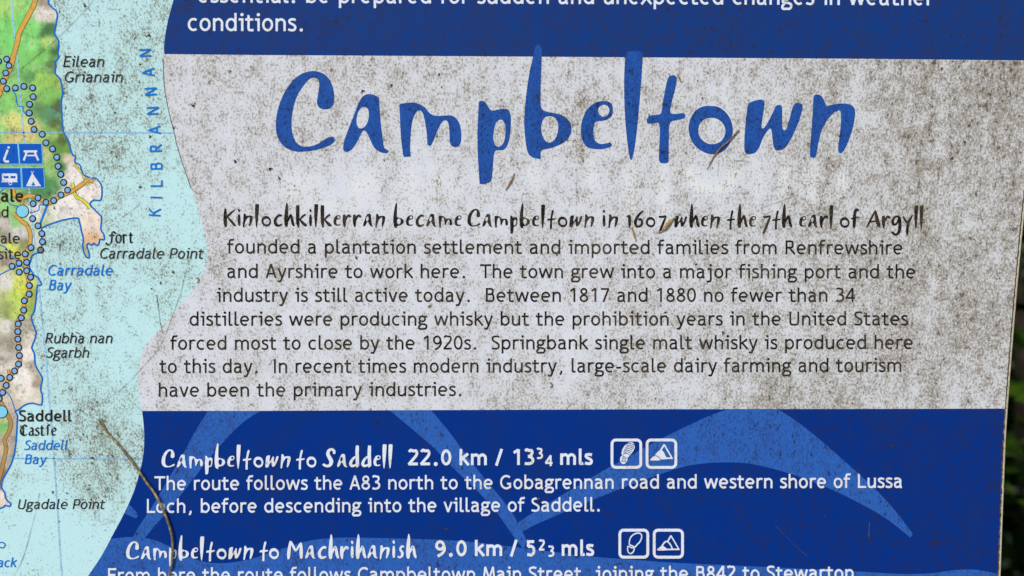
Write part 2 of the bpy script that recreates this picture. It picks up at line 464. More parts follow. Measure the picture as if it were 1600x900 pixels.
def grime_low(x, y):
    return 0.20 + 0.42 * min(max((x - 700) / 900, 0), 1) + 0.2 * noise.noise(Vector((x * 0.02, y * 0.01, 1.2)))

# ---- sheets of the print
sea_outline = [(LEFT + 8, BOT - 8), (LEFT + 8, TOP + 8)] + [p for p in SEA_EDGE if TOP + 8 < p[1] < BOT - 8]
map_sheet = sheet('map_sheet', sea_outline, 1, M['sea'], panel, 12, grime=grime_sea)
map_sheet['label'] = 'pale turquoise map print with a green coast'
def side(poly, a, b): return [p for p in poly if a < p[1] < b]
top_out = [(interp(SEA_EDGE, TOP + 8), TOP + 8)] + side(SEA_EDGE, TOP + 8, 83) + B1[:-1] + [(edge(95) - 6, 94.7)] + side(PR, TOP + 8, 94)[::-1] + [(edge(TOP + 8) - 6, TOP + 8)]
upper_band = sheet('blue_band', top_out, 1, M['top'], panel, 30)
pale_out = side(SEA_EDGE, 85, 641) + B2[:-1] + [(edge(638.4) - 6, 638.4)] + side(PR, 96, 637)[::-1] + [(edge(95) - 6, 94.7)] + B1[:-1][::-1]
pale = sheet('pale_field', pale_out, 1, M['pale'], panel, 9, grime=grime_pale, chalk=chalk_pale)
low_out = B2[:-1] + [(edge(638.4) - 6, 638.4)] + side(PR, 640, BOT - 8) + [(edge(BOT - 8) - 6, BOT - 8)] + side(SEA_EDGE, 643, BOT - 8)[::-1]
lower_band = sheet('blue_band', low_out, 1, M['low'], panel, 18, grime=grime_low)
lower_band['label'] = 'deeper blue lower band with pale gull and wave shapes'

# dirt in the groove between print and edge
mb = MB(3)
gp = [(x - 5.6 + 0.35 * math.sin(y * 0.9) + 0.3 * math.sin(y * 0.37), y) for x, y in
      [(edge(y), y) for y in range(-400, 1110, 3)]]
mb.ribbon(gp, [1.0 + 0.5 * noise.noise(Vector((p[1] * 0.11, 0, 0))) for p in gp])
mb.build('dirt_line', M['edge_dirt'], panel)

# ---- gulls and wave on the lower band
sheet('wave_motif', catmull([(sea_x(842) + 0.5, 842), (193.7, 839.4), (212.5, 839.2), (228, 841), (243.7, 844.7), (264, 853), (290.6, 867), (306, 874), (322, 878.2), (342, 880), (361, 879),
    (384, 875), (402, 870.5), (424, 862), (449, 855), (473, 847.3), (497.5, 842.6), (530, 840.2), (562, 840), (611, 841), (660, 842.3), (700, 844), (747, 847.7), (806, 855),
    (865, 862.4), (924, 869.5), (982, 874), (1041, 878.4), (1100, 881.5), (1200, 886), (1300, 891), (1358, 894), (1409, 896.7), (1456, 895.6), (1488, 891), (1514, 889.7), (1536, 891.6), (1557, 896.5)], n=3)
    + [(edge(1000) - 6.5, 1000)] + [p for p in SEA_EDGE[::-1] if 843 < p[1] < 1000], 2, M['light'], lower_band, 20)
mb = MB(3)
mb.poly(catmull([(407, 642), (388, 654), (370, 668.7), (340, 700.6), (317.5, 728.7), (291, 762.5), (265, 796), (240.6, 823), (225.6, 842)], n=3) +
        catmull([(207, 842), (216, 824), (235, 796), (259.4, 755), (283.7, 713.7), (306, 672.5), (325, 642)], n=3))
mb.poly([(sea_x(802) + .5, 802), (sea_x(788) + .5, 788), (205, 791), (217, 804), (212.5, 810)])
mb.build('gull_wing', M['light'], lower_band)
mb = MB(3)
mb.poly(catmull([(609, 641.2), (645, 671), (675, 697), (706, 729), (747, 768), (777, 802), (800, 834.5), (818, 858)], n=3) +
        [(823, 845), (816.5, 830.5)] +
        catmull([(835.6, 820), (879.7, 800.7), (924, 782), (982, 758.5), (1041, 737.5), (1078, 727), (1116, 722.8), (1154, 722.8), (1185, 727), (1233, 739.5), (1281, 757), (1329, 779), (1377, 805), (1408, 828), (1422, 840)], n=3) +
        catmull([(1426, 834), (1399, 798.5), (1370, 766.6), (1329, 729), (1281, 687), (1243, 657), (1216, 639.8)], n=3) +
        catmull([(1136, 640), (1112, 648), (1075, 665), (1022, 691), (982, 713.5), (953, 729.5), (909, 755), (865, 781.5), (824, 806.6), (808, 817)], n=3) +
        catmull([(807, 813), (794.5, 793), (768, 760), (741.6, 728), (718, 696), (699, 671), (674, 641)], n=3))
mb.build('gull_wing', M['light'], lower_band)

# ------------------------------------------------------------------ lettering: a humanist sans drawn as strokes (units: 1000 per em)
X, A, CP, D = 523, 740, 716, -200
def arc(cx, cy, rx, ry, a0, a1, n=14):
    return [(cx + rx * math.cos(R(a0 + (a1 - a0) * i / n)), cy + ry * math.sin(R(a0 + (a1 - a0) * i / n))) for i in range(n + 1)]
def cv(*p): return catmull(list(p), n=4)
def dot(x, y, r): return ('dot', x, y, r)
def arch(x0, x1, h, base=0):
    xm = (x0 + x1) / 2
    t = X + 10 - h
    return cv((x0, 375), (x0 + (xm - x0) * .42, t - 42), (xm + 18, t), (x1 - (x1 - xm) * .30, t - 45), (x1, 350), (x1, 250)) + [(x1, base)]
def G(ch, h):
    b = h - 10
    t = X + 10 - h
    o = lambda cx, rx: arc(cx, X / 2, rx, X / 2 + 10 - h, 0, 360, 26)
    if ch == 'a': return 525, [cv((85, 432), (150, 482), (235, t), (330, t - 25), (378, 395), (380, 300)) + cv((380, 300), (380, 110), (395, 45), (450, 22))[1:],
                               cv((380, 318), (265, 306), (150, 268), (98, 168), (130, 62), (215, b), (310, 58), (382, 135))]
    if ch == 'b': return 557, [[(60 + h, A), (60 + h, 5)], arc(285, X / 2, 232 - h, X / 2 + 10 - h, 152, -152, 22)]
    if ch == 'c': return 495, [arc(283, X / 2, 243 - h, X / 2 + 10 - h, 52, 308, 20)]
    if ch == 'd': return 557, [[(497 - h, A), (497 - h, 0)], arc(272, X / 2, 232 - h, X / 2 + 10 - h, 28, 332, 22)]
    if ch == 'e': return 545, [[(60, 262), (500 - h, 262)], arc(272, X / 2, 234 - h, X / 2 + 10 - h, 2, 309, 24)]
    if ch == 'f': return 370, [[(140, 0), (140, 480)] + cv((140, 480), (146, 600), (190, 690), (275, A + 5 - h), (365, 722))[1:], [(20, X - h), (335, X - h)]]
    if ch == 'g': return 502, [arc(232, 352, 190 - h, 181 - h, 0, 360, 20), [(300, X - h - 4), (488, X - h - 4)],
                               cv((140, 225), (84, 160), (105, 110), (190, 85), (330, 70), (432, 18), (438, -80), (370, -160), (240, D + h - 12), (100, -160), (62, -85), (95, -10), (160, 45))]
    if ch == 'h': return 546, [[(62 + h, A), (62 + h, 0)], arch(62 + h, 485 - h, h)]
    if ch == 'i': return 285, [[(128 + h, X), (128 + h, 0)], [(30, X - h + 1), (128 + h, X - h + 1)], dot(118 + h, 672, h * 1.42)]
    if ch == 'j': return 367, [[(190 + h, X), (190 + h, -40)] + cv((190 + h, -40), (175 + h, -130), (120 + h, D + h - 5), (25, D + h - 10))[1:], [(70, X - h + 1), (190 + h, X - h + 1)], dot(180 + h, 672, h * 1.42)]
    if ch == 'k': return 504, [[(62 + h, A), (62 + h, 0)], [(445, X), (112, 262)], [(205, 335), (470, 0)]]
    if ch == 'l': return 295, [[(62 + h, A), (62 + h, 150)] + cv((62 + h, 150), (70 + h, 60), (122 + h, b + 4), (262, b + 8))[1:]]
    if ch == 'm': return 830, [[(62 + h, X), (62 + h, 0)], arch(62 + h, 415, h), arch(415, 768 - h, h)]
    if ch == 'n': return 546, [[(62 + h, X), (62 + h, 0)], arch(62 + h, 485 - h, h)]
    if ch == 'o': return 537, [o(268, 229 - h)]
    if ch == 'p': return 557, [[(60 + h, X), (60 + h, D)], arc(285, X / 2, 232 - h, X / 2 + 10 - h, 152, -152, 22)]
    if ch == 'q': return 557, [[(497 - h, X), (497 - h, D)], arc(272, X / 2, 232 - h, X / 2 + 10 - h, 28, 332, 22)]
    if ch == 'r': return 389, [[(62 + h, X), (62 + h, 0)], cv((62 + h, 365), (118 + h, 450), (205 + h, t), (365, 474))]
    if ch == 's': return 405, [cv((352, 450), (270, t), (180, t), (105, 450), (92, 385), (140, 325), (225, 280), (310, 225), (335, 150), (300, 65), (210, b), (125, b + 10), (42, 78))]
    if ch == 't': return 396, [[(105 + h, 655), (105 + h, 160)] + cv((105 + h, 160), (120 + h, 60), (190 + h, b), (290, b + 2), (362, 40))[1:], [(12, X - h), (350, X - h)]]
    if ch == 'u': return 546, [[(485 - h, X), (485 - h, 0)], [(62 + h, X), (62 + h, 220)] + cv((62 + h, 220), (80 + h, 90), (160 + h, b + 2), (255 + h, b + 2), (485 - h, 150))[1:]]
    if ch == 'v': return 490, [[(15 + h, X), (245, 0)], [(475 - h, X), (245, 0)]]
    if ch == 'w': return 744, [[(15 + h, X), (205, 10)], [(372, X - 20), (205, 10)], [(372, X - 20), (540, 10)], [(729 - h, X), (540, 10)]]
    if ch == 'x': return 501, [[(35, X), (465, 0)], [(465, X), (35, 0)]]
    if ch == 'y': return 493, [[(15 + h, X), (255, 10)], [(478 - h, X), (255, 10), (205, -95)] + cv((205, -95), (165, -165), (105, D + h - 8), (30, D + h - 4))[1:]]
    if ch == 'A': return 590, [[(20 + h, 0), (292, CP)], [(292, CP), (570 - h, 0)], [(120, 225), (470, 225)]]
    if ch == 'B': return 566, [[(75 + h, CP), (75 + h, 0)], [(75 + h, CP - h), (250, CP - h)] + cv((250, CP - h), (390, CP - h - 15), (440 - h * .3, 555), (390, 425), (250, 392))[1:] + [(75 + h, 392)],
                               [(250, 392)] + cv((250, 392), (420, 370), (508 - h, 210), (420, 40 + h * .6), (250, h))[1:] + [(75 + h, h)]]
    if ch == 'C': return 598, [arc(355, CP / 2, 320 - h, CP / 2 + 12 - h, 48, 312, 26)]
    if ch == 'E': return 536, [[(75 + h, CP), (75 + h, 0)], [(75, CP - h), (480, CP - h)], [(75, 385), (455, 385)], [(75, h), (495, h)]]
    if ch == 'F': return 525, [[(75 + h, CP), (75 + h, 0)], [(75, CP - h), (490, CP - h)], [(75, 365), (445, 365)]]
    if ch == 'G': return 676, [arc(355, CP / 2, 320 - h, CP / 2 + 12 - h, 50, 318, 26), [(595 - h, 70), (595 - h, 310)], [(390, 322 - h), (595, 322 - h)]]
    if ch == 'I': return 278, [[(100 + h * .9, CP), (100 + h * .9, 0)]]
    if ch == 'K': return 576, [[(75 + h, CP), (75 + h, 0)], [(510, CP), (150, 365)], [(245, 445), (550, 0)]]
    if ch == 'L': return 506, [[(75 + h, CP), (75 + h, 0)], [(75, h), (490, h)]]
    if ch == 'M': return 709, [[(30 + h, 0), (155, CP)], [(155, CP), (357, 120)], [(357, 120), (560, CP)], [(560, CP), (680 - h, 0)]]
    if ch == 'N': return 638, [[(75 + h, 0), (75 + h, CP)], [(75 + h, CP), (563 - h, 0)], [(563 - h, 0), (563 - h, CP)]]
    if ch == 'P': return 558, [[(75 + h, CP), (75 + h, 0)], [(75, CP - h), (280, CP - h)] + cv((280, CP - h), (430, CP - h - 30), (515 - h, 500), (430, 335), (280, 300))[1:] + [(75 + h, 300)]]
    if ch == 'R': return 582, [[(75 + h, CP), (75 + h, 0)], [(75, CP - h), (270, CP - h)] + cv((270, CP - h), (410, CP - h - 25), (480 - h, 530), (410, 375), (270, 340))[1:] + [(75 + h, 340)], [(270, 340), (535, 0)]]
    if ch == 'S': return 481, [cv((420, 640), (310, CP + 10 - h), (200, CP - h), (100, 620), (92, 515), (150, 430), (250, 375), (360, 300), (405, 190), (350, 70), (230, b + 2), (140, b + 12), (45, 75))]
    if ch == 'T': return 581, [[(290, CP), (290, 0)], [(15, CP - h), (566, CP - h)]]
    if ch == 'U': return 648, [[(75 + h, CP), (75 + h, 250)] + cv((75 + h, 250), (110 + h * .8, 90), (220, b + 8), (324, b), (428, b + 8), (538 - h * .8, 90), (573 - h, 250))[1:] + [(573 - h, CP)]]
    if ch == '0': return 524, [arc(262, CP / 2, 225 - h, CP / 2 + 8 - h, 0, 360, 28)]
    if ch == '1': return 524, [[(262 + h, CP), (262 + h, 0)], [(262 + h, CP - 20), (118, 560)]]
    if ch == '2': return 524, [cv((80, 620), (160, 695), (260, CP + 5 - h), (385, 660), (420, 540), (360, 400), (220, 230), (95, 70)) + [(70, 35)], [(60, h), (462, h)]]
    if ch == '3': return 524, [cv((90, 640), (170, CP - 15), (260, CP + 5 - h), (370, 655), (395, 555), (330, 430), (215, 385)), cv((215, 385), (350, 350), (428, 250), (405, 120), (300, b + 12), (200, b), (75, 70))]
    if ch == '4': return 524, [[(370, CP), (370, 0)], [(370, CP), (45, 205)], [(30, 205), (490, 205)]]
    if ch == '5': return 524, [[(430, CP - h), (135, CP - h)], [(135, CP), (125, 410)], cv((125, 410), (230, 445), (340, 415), (415, 320), (405, 150), (300, 40), (190, b), (80, 60))]
    if ch == '6': return 524, [arc(265, 225, 215 - h, 235 - h, 0, 360, 22), cv((262 - 205 + h * .9, 240), (90, 430), (200, 620), (380, CP - 10))]
    if ch == '7': return 524, [[(60, CP - h), (470, CP - h)], [(440, CP - h), (185, 0)]]
    if ch == '8': return 524, [arc(262, 540, 180 - h, 184 - h, 0, 360, 20), arc(262, 190, 218 - h, 200 - h, 0, 360, 22)]
    if ch == '9': return 524, [arc(255, 490, 212 - h, 234 - h, 0, 360, 22), cv((262 + 205 - h * .9, 480), (440, 300), (330, 110), (150, 0))]
    if ch == '.': return 367, [dot(180, 55, h * 1.45)]
    if ch == ':': return 367, [dot(180, 55, h * 1.45), dot(180, 450, h * 1.45)]
    if ch == ',': return 367, [[(205, 95), (215, 20), (150, -110)]]
    if ch == '-': return 367, [[(60, 245), (310, 245)]]
    if ch == '/': return 524, [[(150, -20), (390, CP + 20)]]
    return 301, []

def lay(s, h):
    """strokes of a line of text in em units, with the ink's left and right limit"""
    x = 0; out = []; lo, hi = 1e9, -1e9
    for ch in s:
        adv, st = G(ch, h)
        for k in st:
            if isinstance(k, tuple): q = ('dot', k[1] + x, k[2], k[3]); lo = min(lo, q[1] - q[3]); hi = max(hi, q[1] + q[3])
            else:
                q = [(p[0] + x, p[1]) for p in k]
                lo = min(lo, min(p[0] for p in q) - h * .8); hi = max(hi, max(p[0] for p in q) + h * .8)
            out.append(q)
        x += adv
    return out, lo, hi

def text(name, s, x0, x1, y0, y1, em, mat, parent, layer=4, h=48, shear=0.0, thick=0.0, pen=None):
    """one printed line: ink from x0 to x1, baseline from y0 to y1"""
    st, lo, hi = lay(s, h)
    sx = (x1 - x0) / (hi - lo); sc = em * 1.03 / 1000.0
    mb = MB(layer, thick)
    def T(p):
        px = x0 + (p[0] - lo) * sx + shear * p[1] * sc
        return (px, y0 + (y1 - y0) * (px - x0) / max(x1 - x0, 1) - p[1] * sc)
    for q in st:
        if isinstance(q, tuple):
            c = T((q[1], q[2])); mb.disc(c[0], c[1], q[3] * sc, 14)
        else:
            mb.ribbon([T(p) for p in q], h * sc, closed=False, pen=pen)
    return mb.build(name, mat, parent)

# ------------------------------------------------------------------ lettering: the brush script, traced outlines and brush strokes
def crop(ox, oy, k, pts): return [(ox + x / k, oy + y / k) for x, y in pts]
cA = lambda p: crop(400, 50, 3.6, p)
cB = lambda p: crop(750, 50, 3.6, p)
cC = lambda p: crop(1000, 50, 3.6, p)
TL = []                                     # (letter, outline, holes) of the big heading
TL.append(('C', cA([(330, 220), (375, 232), (412, 265), (435, 320), (440, 380), (432, 415), (410, 432), (375, 434), (350, 418), (343, 390), (350, 345), (356, 300), (350, 268), (325, 257), (295, 270), (262, 310),
    (232, 360), (212, 420), (201, 490), (202, 550), (215, 600), (238, 632), (275, 645), (318, 640), (355, 625), (390, 602), (420, 589), (438, 592), (443, 610), (425, 632), (385, 650), (335, 664), (280, 672),
    (225, 672), (175, 655), (140, 625), (118, 580), (111, 530), (118, 460), (138, 390), (172, 320), (215, 265), (262, 233), (300, 222)]), []))
TL.append(('a', cA([(630, 349), (660, 353), (686, 366), (693, 385), (696, 440), (703, 520), (712, 590), (718, 640), (727, 656), (746, 669), (740, 679), (715, 680), (685, 668), (662, 645), (645, 612), (628, 575), (608, 552),
    (592, 572), (572, 612), (550, 648), (528, 669), (505, 674), (491, 660), (497, 610), (515, 560), (530, 520), (548, 475), (565, 430), (585, 385), (605, 360)]),
    [cA([(608, 422), (625, 428), (634, 450), (632, 490), (620, 522), (600, 541), (580, 540), (567, 518), (566, 485), (575, 450), (590, 428)])]))
TL.append(('m', cA([(808, 411), (830, 401), (870, 397), (910, 402), (945, 420), (970, 448), (990, 465), (1020, 472), (1060, 470), (1100, 470), (1130, 490), (1148, 525), (1155, 570), (1153, 615), (1142, 640), (1120, 648),
    (1098, 638), (1090, 612), (1088, 570), (1085, 530), (1078, 505), (1065, 497), (1048, 505), (1030, 535), (1012, 575), (998, 612), (985, 637), (972, 640), (964, 625), (962, 585), (955, 530), (945, 480), (937, 455),
    (925, 443), (908, 445), (890, 470), (878, 510), (872, 560), (868, 620), (868, 670), (870, 699), (850, 701), (830, 699), (822, 650), (814, 570), (810, 490)]), []))
TL.append(('p', cB([(-6, 394), (10, 387), (30, 395), (45, 418), (60, 438), (75, 442), (100, 436), (130, 432), (152, 434), (168, 452), (174, 490), (172, 550), (163, 610), (148, 648), (130, 663), (105, 665), (88, 668),
    (78, 690), (74, 740), (70, 790), (65, 830), (45, 848), (15, 856), (0, 853), (-3, 840), (-7, 780), (-12, 700), (-14, 600), (-12, 500), (-8, 420)]),
    [cB([(112, 493), (130, 500), (142, 530), (143, 570), (135, 615), (118, 640), (98, 645), (82, 630), (75, 595), (80, 545), (92, 508)])]))
TL.append(('b', cB([(330, 72), (342, 82), (348, 105), (346, 180), (343, 260), (341, 340), (342, 410), (350, 435), (375, 448), (420, 457), (460, 468), (492, 490), (510, 520), (514, 555), (505, 585), (480, 615), (440, 638),
    (400, 652), (365, 660), (345, 667), (341, 690), (341, 713), (320, 712), (295, 705), (275, 688), (264, 660), (255, 600), (249, 530), (251, 450), (258, 370), (268, 290), (282, 210), (298, 140), (308, 95), (318, 77)]),
    [cB([(392, 474), (418, 480), (435, 505), (440, 540), (433, 580), (415, 610), (390, 622), (368, 612), (350, 580), (344, 545), (350, 505), (366, 480)])]))
TL.append(('e', cB([(695, 388), (728, 395), (745, 415), (747, 450), (738, 475), (715, 492), (685, 500), (655, 503), (643, 520), (638, 560), (642, 595), (655, 620), (680, 630), (710, 626), (730, 622), (741, 630), (738, 643),
    (710, 654), (675, 659), (635, 657), (600, 645), (578, 615), (567, 570), (570, 520), (582, 475), (605, 432), (635, 405), (665, 392)]),
    [cB([(695, 409), (715, 415), (727, 435), (722, 460), (705, 475), (685, 474), (668, 458), (664, 440), (672, 420)])]))
TL.append(('l', cB([(828, 112), (850, 107), (885, 108), (908, 115), (914, 135), (912, 200), (905, 300), (897, 400), (888, 500), (878, 590), (868, 660), (857, 712), (851, 719), (843, 710), (835, 670), (825, 590), (816, 480),
    (811, 360), (811, 250), (815, 160), (820, 125)]), []))
TL.append(('t', cC([(185, 243), (203, 252), (207, 270), (200, 310), (187, 360), (175, 410), (170, 440), (175, 458), (200, 461), (235, 456), (252, 462), (253, 478), (240, 488), (210, 495), (180, 502), (168, 515), (163, 545),
    (162, 600), (161, 680), (161, 725), (150, 737), (120, 737), (108, 725), (106, 690), (109, 620), (111, 560), (108, 520), (98, 510), (75, 513), (45, 515), (38, 500), (45, 478), (65, 468), (95, 465), (115, 460),
    (122, 440), (128, 400), (138, 340), (150, 285), (162, 252)]), []))
TL.append(('o', cC([(398, 416), (440, 422), (480, 450), (508, 490), (521, 540), (518, 590), (500, 635), (468, 670), (425, 686), (385, 685), (345, 668), (310, 640), (285, 600), (274, 555), (277, 510), (295, 465), (325, 432), (360, 418)]),
    [cC([(404, 482), (440, 492), (466, 515), (480, 550), (472, 590), (450, 618), (415, 630), (380, 627), (350, 608), (332, 580), (328, 548), (337, 515), (360, 492)])]))
TL.append(('w', cC([(610, 405), (640, 388), (675, 380), (695, 385), (700, 400), (696, 440), (688, 490), (683, 530), (690, 542), (705, 530), (728, 490), (748, 450), (762, 420), (778, 410), (795, 415), (800, 440), (799, 480),
    (800, 530), (808, 552), (822, 545), (835, 510), (848, 460), (860, 420), (875, 402), (895, 399), (912, 408), (914, 425), (905, 465), (888, 515), (860, 580), (835, 625), (810, 655), (782, 666), (762, 662), (750, 640),
    (745, 600), (740, 560), (733, 543), (718, 555), (700, 580), (685, 610), (672, 645), (655, 672), (635, 684), (605, 686), (590, 675), (586, 645), (588, 580), (593, 520), (600, 450)]), []))
TL.append(('n', cC([(978, 360), (1000, 352), (1022, 362), (1038, 390), (1048, 415), (1065, 413), (1100, 405), (1145, 402), (1180, 407), (1203, 425), (1210, 455), (1203, 510), (1188, 570), (1165, 630), (1145, 668), (1130, 682),
    (1117, 676), (1114, 655), (1120, 600), (1127, 540), (1130, 480), (1128, 450), (1118, 441), (1095, 450), (1065, 480), (1035, 525), (1015, 575), (1002, 630), (993, 680), (985, 704), (965, 706), (955, 695), (957, 640),
    (963, 560), (970, 470), (973, 400)]), []))
mb = MB(3)
for ch, out, holes in TL:
    mb.poly(catmull(out, True, 4), [catmull(hh, True, 4) for hh in holes])
mb.build('title', M['title'], pale)

GLY = {}                                    # brush glyphs: units of the big heading, origin at left end of the baseline
for ch, out, holes in TL:
    xl = min(p[0] for p in out)
    f = lambda p: (p[0] - xl, 238 - p[1])
    GLY[ch] = ('out', [f(p) for p in out], [[f(p) for p in hh] for hh in holes], max(p[0] for p in out) - xl)
def st(adv, *strokes): return ('st', strokes, adv)
GLY['K'] = st(82, [(12, 126, 5), (12, 100, 10), (11, 50, 13), (14, 5, 10), (16, -6, 5)], [(80, 116, 4), (60, 100, 6), (40, 82, 7), (24, 66, 6)], [(26, 68, 5), (50, 40, 8), (72, 14, 9), (84, 0, 6)])
GLY['i'] = st(22, [(8, 122, 4), (12, 112, 8), (15, 100, 3)], [(12, 84, 6), (12, 60, 9.5), (12, 25, 10), (14, 2, 5)])
GLY['c'] = st(62, [(60, 72, 7), (46, 79, 8), (28, 68, 8), (13, 42, 10), (18, 14, 11), (36, 4, 8), (62, 14, 4)])
GLY['h'] = st(66, [(18, 168, 3), (18, 140, 9), (15, 90, 13), (13, 40, 14), (14, 6, 11), (14, -5, 4)], [(22, 30, 5), (36, 62, 8), (46, 80, 7), (54, 60, 9), (58, 30, 10), (66, 8, 8), (72, 2, 4)])
GLY['k'] = st(76, [(14, 150, 11), (13, 120, 13), (13, 90, 12.5), (14, 30, 12), (17, 4, 8), (18, -10, 3)], [(70, 84, 6), (52, 74, 7), (34, 54, 6), (26, 46, 5)], [(28, 50, 4), (44, 30, 9), (62, 12, 11), (78, 4, 6)])
GLY['r'] = st(56, [(11, 84, 9), (11, 60, 12), (11, 25, 11), (13, 2, 6), (14, -6, 3)], [(18, 36, 4), (28, 64, 7), (42, 78, 8), (56, 66, 9)])
GLY['d'] = st(72, [(58, 150, 10), (57, 120, 12), (56, 90, 12), (58, 40, 12), (60, 6, 11), (62, 0, 10)], [(56, 72, 5), (40, 68, 7), (20, 48, 9), (10, 22, 11), (20, 7, 9), (40, 10, 7), (56, 22, 6)])
GLY['S'] = st(86, [(78, 92, 8), (78, 112, 9), (62, 124, 8), (42, 116, 10), (34, 92, 12), (46, 66, 13), (58, 40, 14), (50, 14, 11), (26, 6, 8), (6, 16, 9), (2, 22, 6)])
GLY['s'] = st(46, [(46, 76, 5), (36, 82, 7), (22, 72, 7), (22, 56, 8), (34, 38, 9), (32, 16, 9), (16, 4, 6), (2, 12, 5)])
GLY['M'] = st(112, [(22, 122, 6), (18, 90, 9), (12, 40, 12), (10, 4, 9), (10, -4, 5)], [(24, 122, 5), (36, 100, 8), (52, 68, 8), (62, 54, 6)], [(62, 54, 5), (78, 80, 7), (96, 108, 7)], [(97, 112, 5), (99, 80, 10), (99, 40, 12), (100, 8, 9), (101, 0, 5)])
GLY['1'] = st(36, [(4, 72, 3), (16, 80, 6), (24, 78, 10), (26, 60, 11), (27, 25, 10), (26, -2, 5)])
GLY['6'] = st(68, [(72, 118, 4), (50, 102, 8), (26, 72, 10), (12, 36, 11), (18, 10, 9), (38, 3, 7), (58, 18, 9), (60, 42, 9), (48, 58, 8), (34, 50, 6)])
GLY['0'] = GLY['o']
GLY['7'] = st(60, [(4, 76, 6), (30, 74, 8), (58, 82, 5)], [(58, 80, 5), (46, 50, 8), (30, 10, 9), (14, -30, 9), (6, -44, 5)])
GLY['f'] = st(60, [(66, 120, 6), (50, 128, 9), (38, 108, 11), (34, 60, 12), (32, 15, 11), (31, -4, 5)], [(10, 62, 5), (32, 68, 6), (58, 74, 5)])
GLY['A'] = st(104, [(4, 0, 4), (24, 38, 7), (50, 90, 7), (66, 122, 4)], [(66, 122, 5), (74, 80, 12), (86, 30, 13), (98, 4, 8)], [(20, 36, 4), (50, 44, 6), (86, 42, 4)])
GLY['g'] = st(72, [(56, 72, 7), (40, 80, 7), (18, 64, 9), (11, 36, 10), (24, 20, 8), (44, 36, 7), (58, 70, 7), (62, 50, 11), (62, 0, 12), (54, -34, 11), (34, -50, 8), (12, -38, 9), (6, -28, 6)])
GLY['y'] = st(74, [(4, 80, 5), (16, 56, 7), (34, 34, 7)], [(72, 90, 4), (56, 62, 8), (40, 30, 9), (34, -10, 10), (34, -44, 9), (36, -52, 4)])

def brush_text(name, words, x0, base, mat, parent, layer=4, thick=0.0, slope=0.0):
    """words: list of (text, x start, x end); glyphs are spread so that the ink fills the span"""
    mb = MB(layer, thick)
    for wd, xa, xb, s in words:
        gap = 8.0
        adv = [GLY[c][3] if GLY[c][0] == 'out' else GLY[c][2] for c in wd]
        nat = sum(adv) * s; n = len(wd) - 1
        g = ((xb - xa) - nat) / n if n else 0
        x = xa
        for c, ad in zip(wd, adv):
            gl = GLY[c]; by = base + slope * (x - x0)
            if gl[0] == 'out':
                tr = lambda p: (x + p[0] * s, by - p[1] * s)
                mb.poly([tr(p) for p in catmull(gl[1], True, 2)], [[tr(p) for p in catmull(hh, True, 2)] for hh in gl[2]])
            else:
                for k in gl[1]:
                    q = catmull(k, False, 4)
                    mb.ribbon([(x + p[0] * s, by - p[1] * s) for p in q], [max(p[2], 1) * s for p in q])
            x += ad * s + g
    return mb.build(name, mat, parent)

sL = 0.219
brush_text('lead_line', [('Kinlochkilkerran', 349.5, 602, sL), ('became', 614.5, 721, sL), ('Campbeltown', 730.2, 928.5, sL), ('in', 941, 966, sL), ('1607', 978, 1041, sL * .98),
    ('when', 1053.5, 1125, sL), ('the', 1135.5, 1181, sL), ('7th', 1191, 1236, sL), ('earl', 1248.5, 1302, sL), ('of', 1312, 1340.5, sL), ('Argyll', 1353, 1443, sL)], 349, 353.2, M['black'], pale, slope=0.0022)
RA = 0.00022
s1 = 0.2215
brush_text('heading', [('Campbeltown', 253, 454.5, s1), ('to', 463, 494.5, s1), ('Saddell', 505, 613.5, s1)], 253, 730, M['white'], lower_band, 5, RA, -0.003)
brush_text('heading', [('Campbeltown', 197.5, 396.5, s1), ('to', 406, 436, s1), ('Machrihanish', 449, 649.5, s1)], 197, 873.5, M['white'], lower_band, 5, RA, -0.005)

# ---- running text
for s, x0, x1, y0, y1 in [
    ('founded a plantation settlement and imported families from Renfrewshire', 353.5, 1410, 396, 397.6),
    ('and Ayrshire to work here.  The town grew into a major fishing port and the', 355, 1430, 434.4, 435),
    ('industry is still active today.  Between 1817 and 1880 no fewer than 34', 337.5, 1337, 471.7, 471.7),
    ('distilleries were producing whisky but the prohibition years in the United States', 296.4, 1419, 509, 508.4),
    ('forced most to close by the 1920s.  Springbank single malt whisky is produced here', 265, 1426, 546.6, 545.4),
    ('to this day.  In recent times modern industry, large-scale dairy farming and tourism', 248, 1408, 583, 581.2),
    ('have been the primary industries.', 248.4, 721, 620, 618.7)]:
    text('text_line', s, x0, x1, y0, y1, 29.6, M['black'], pale, 3)
text('text_line', 'essential: be prepared for sudden and unexpected changes in weather', 309, 1460, 4.2, 8.6, 37.0, M['white'], upper_band, 3, thick=RA * .5)
text('text_line', 'conditions.', 294, 473.5, 48.4, 49, 37.0, M['white'], upper_band, 3, thick=RA * .5)
text('text_line', 'The route follows the A83 north to the Gobagrennan road and western shore of Lussa', 240.6, 1409.6, 765.5, 761.8, 29.2, M['white'], lower_band, 5, thick=RA)
text('text_line', 'Loch, before descending into the village of Saddell.', 229, 937, 801, 798.6, 29.2, M['white'], lower_band, 5, thick=RA)
text('text_line', 'From here the route follows Campbeltown Main Street, joining the B842 to Stewarton', 168.4, 1333, 909, 904.8, 29.2, M['white'], lower_band, 5, thick=RA)
def distance(parts):
    for s, x0, x1, y, em in parts:
        text('distance', s, x0, x1, y, y - 0.2, em, M['white'], lower_band, 5, h=62, thick=RA)
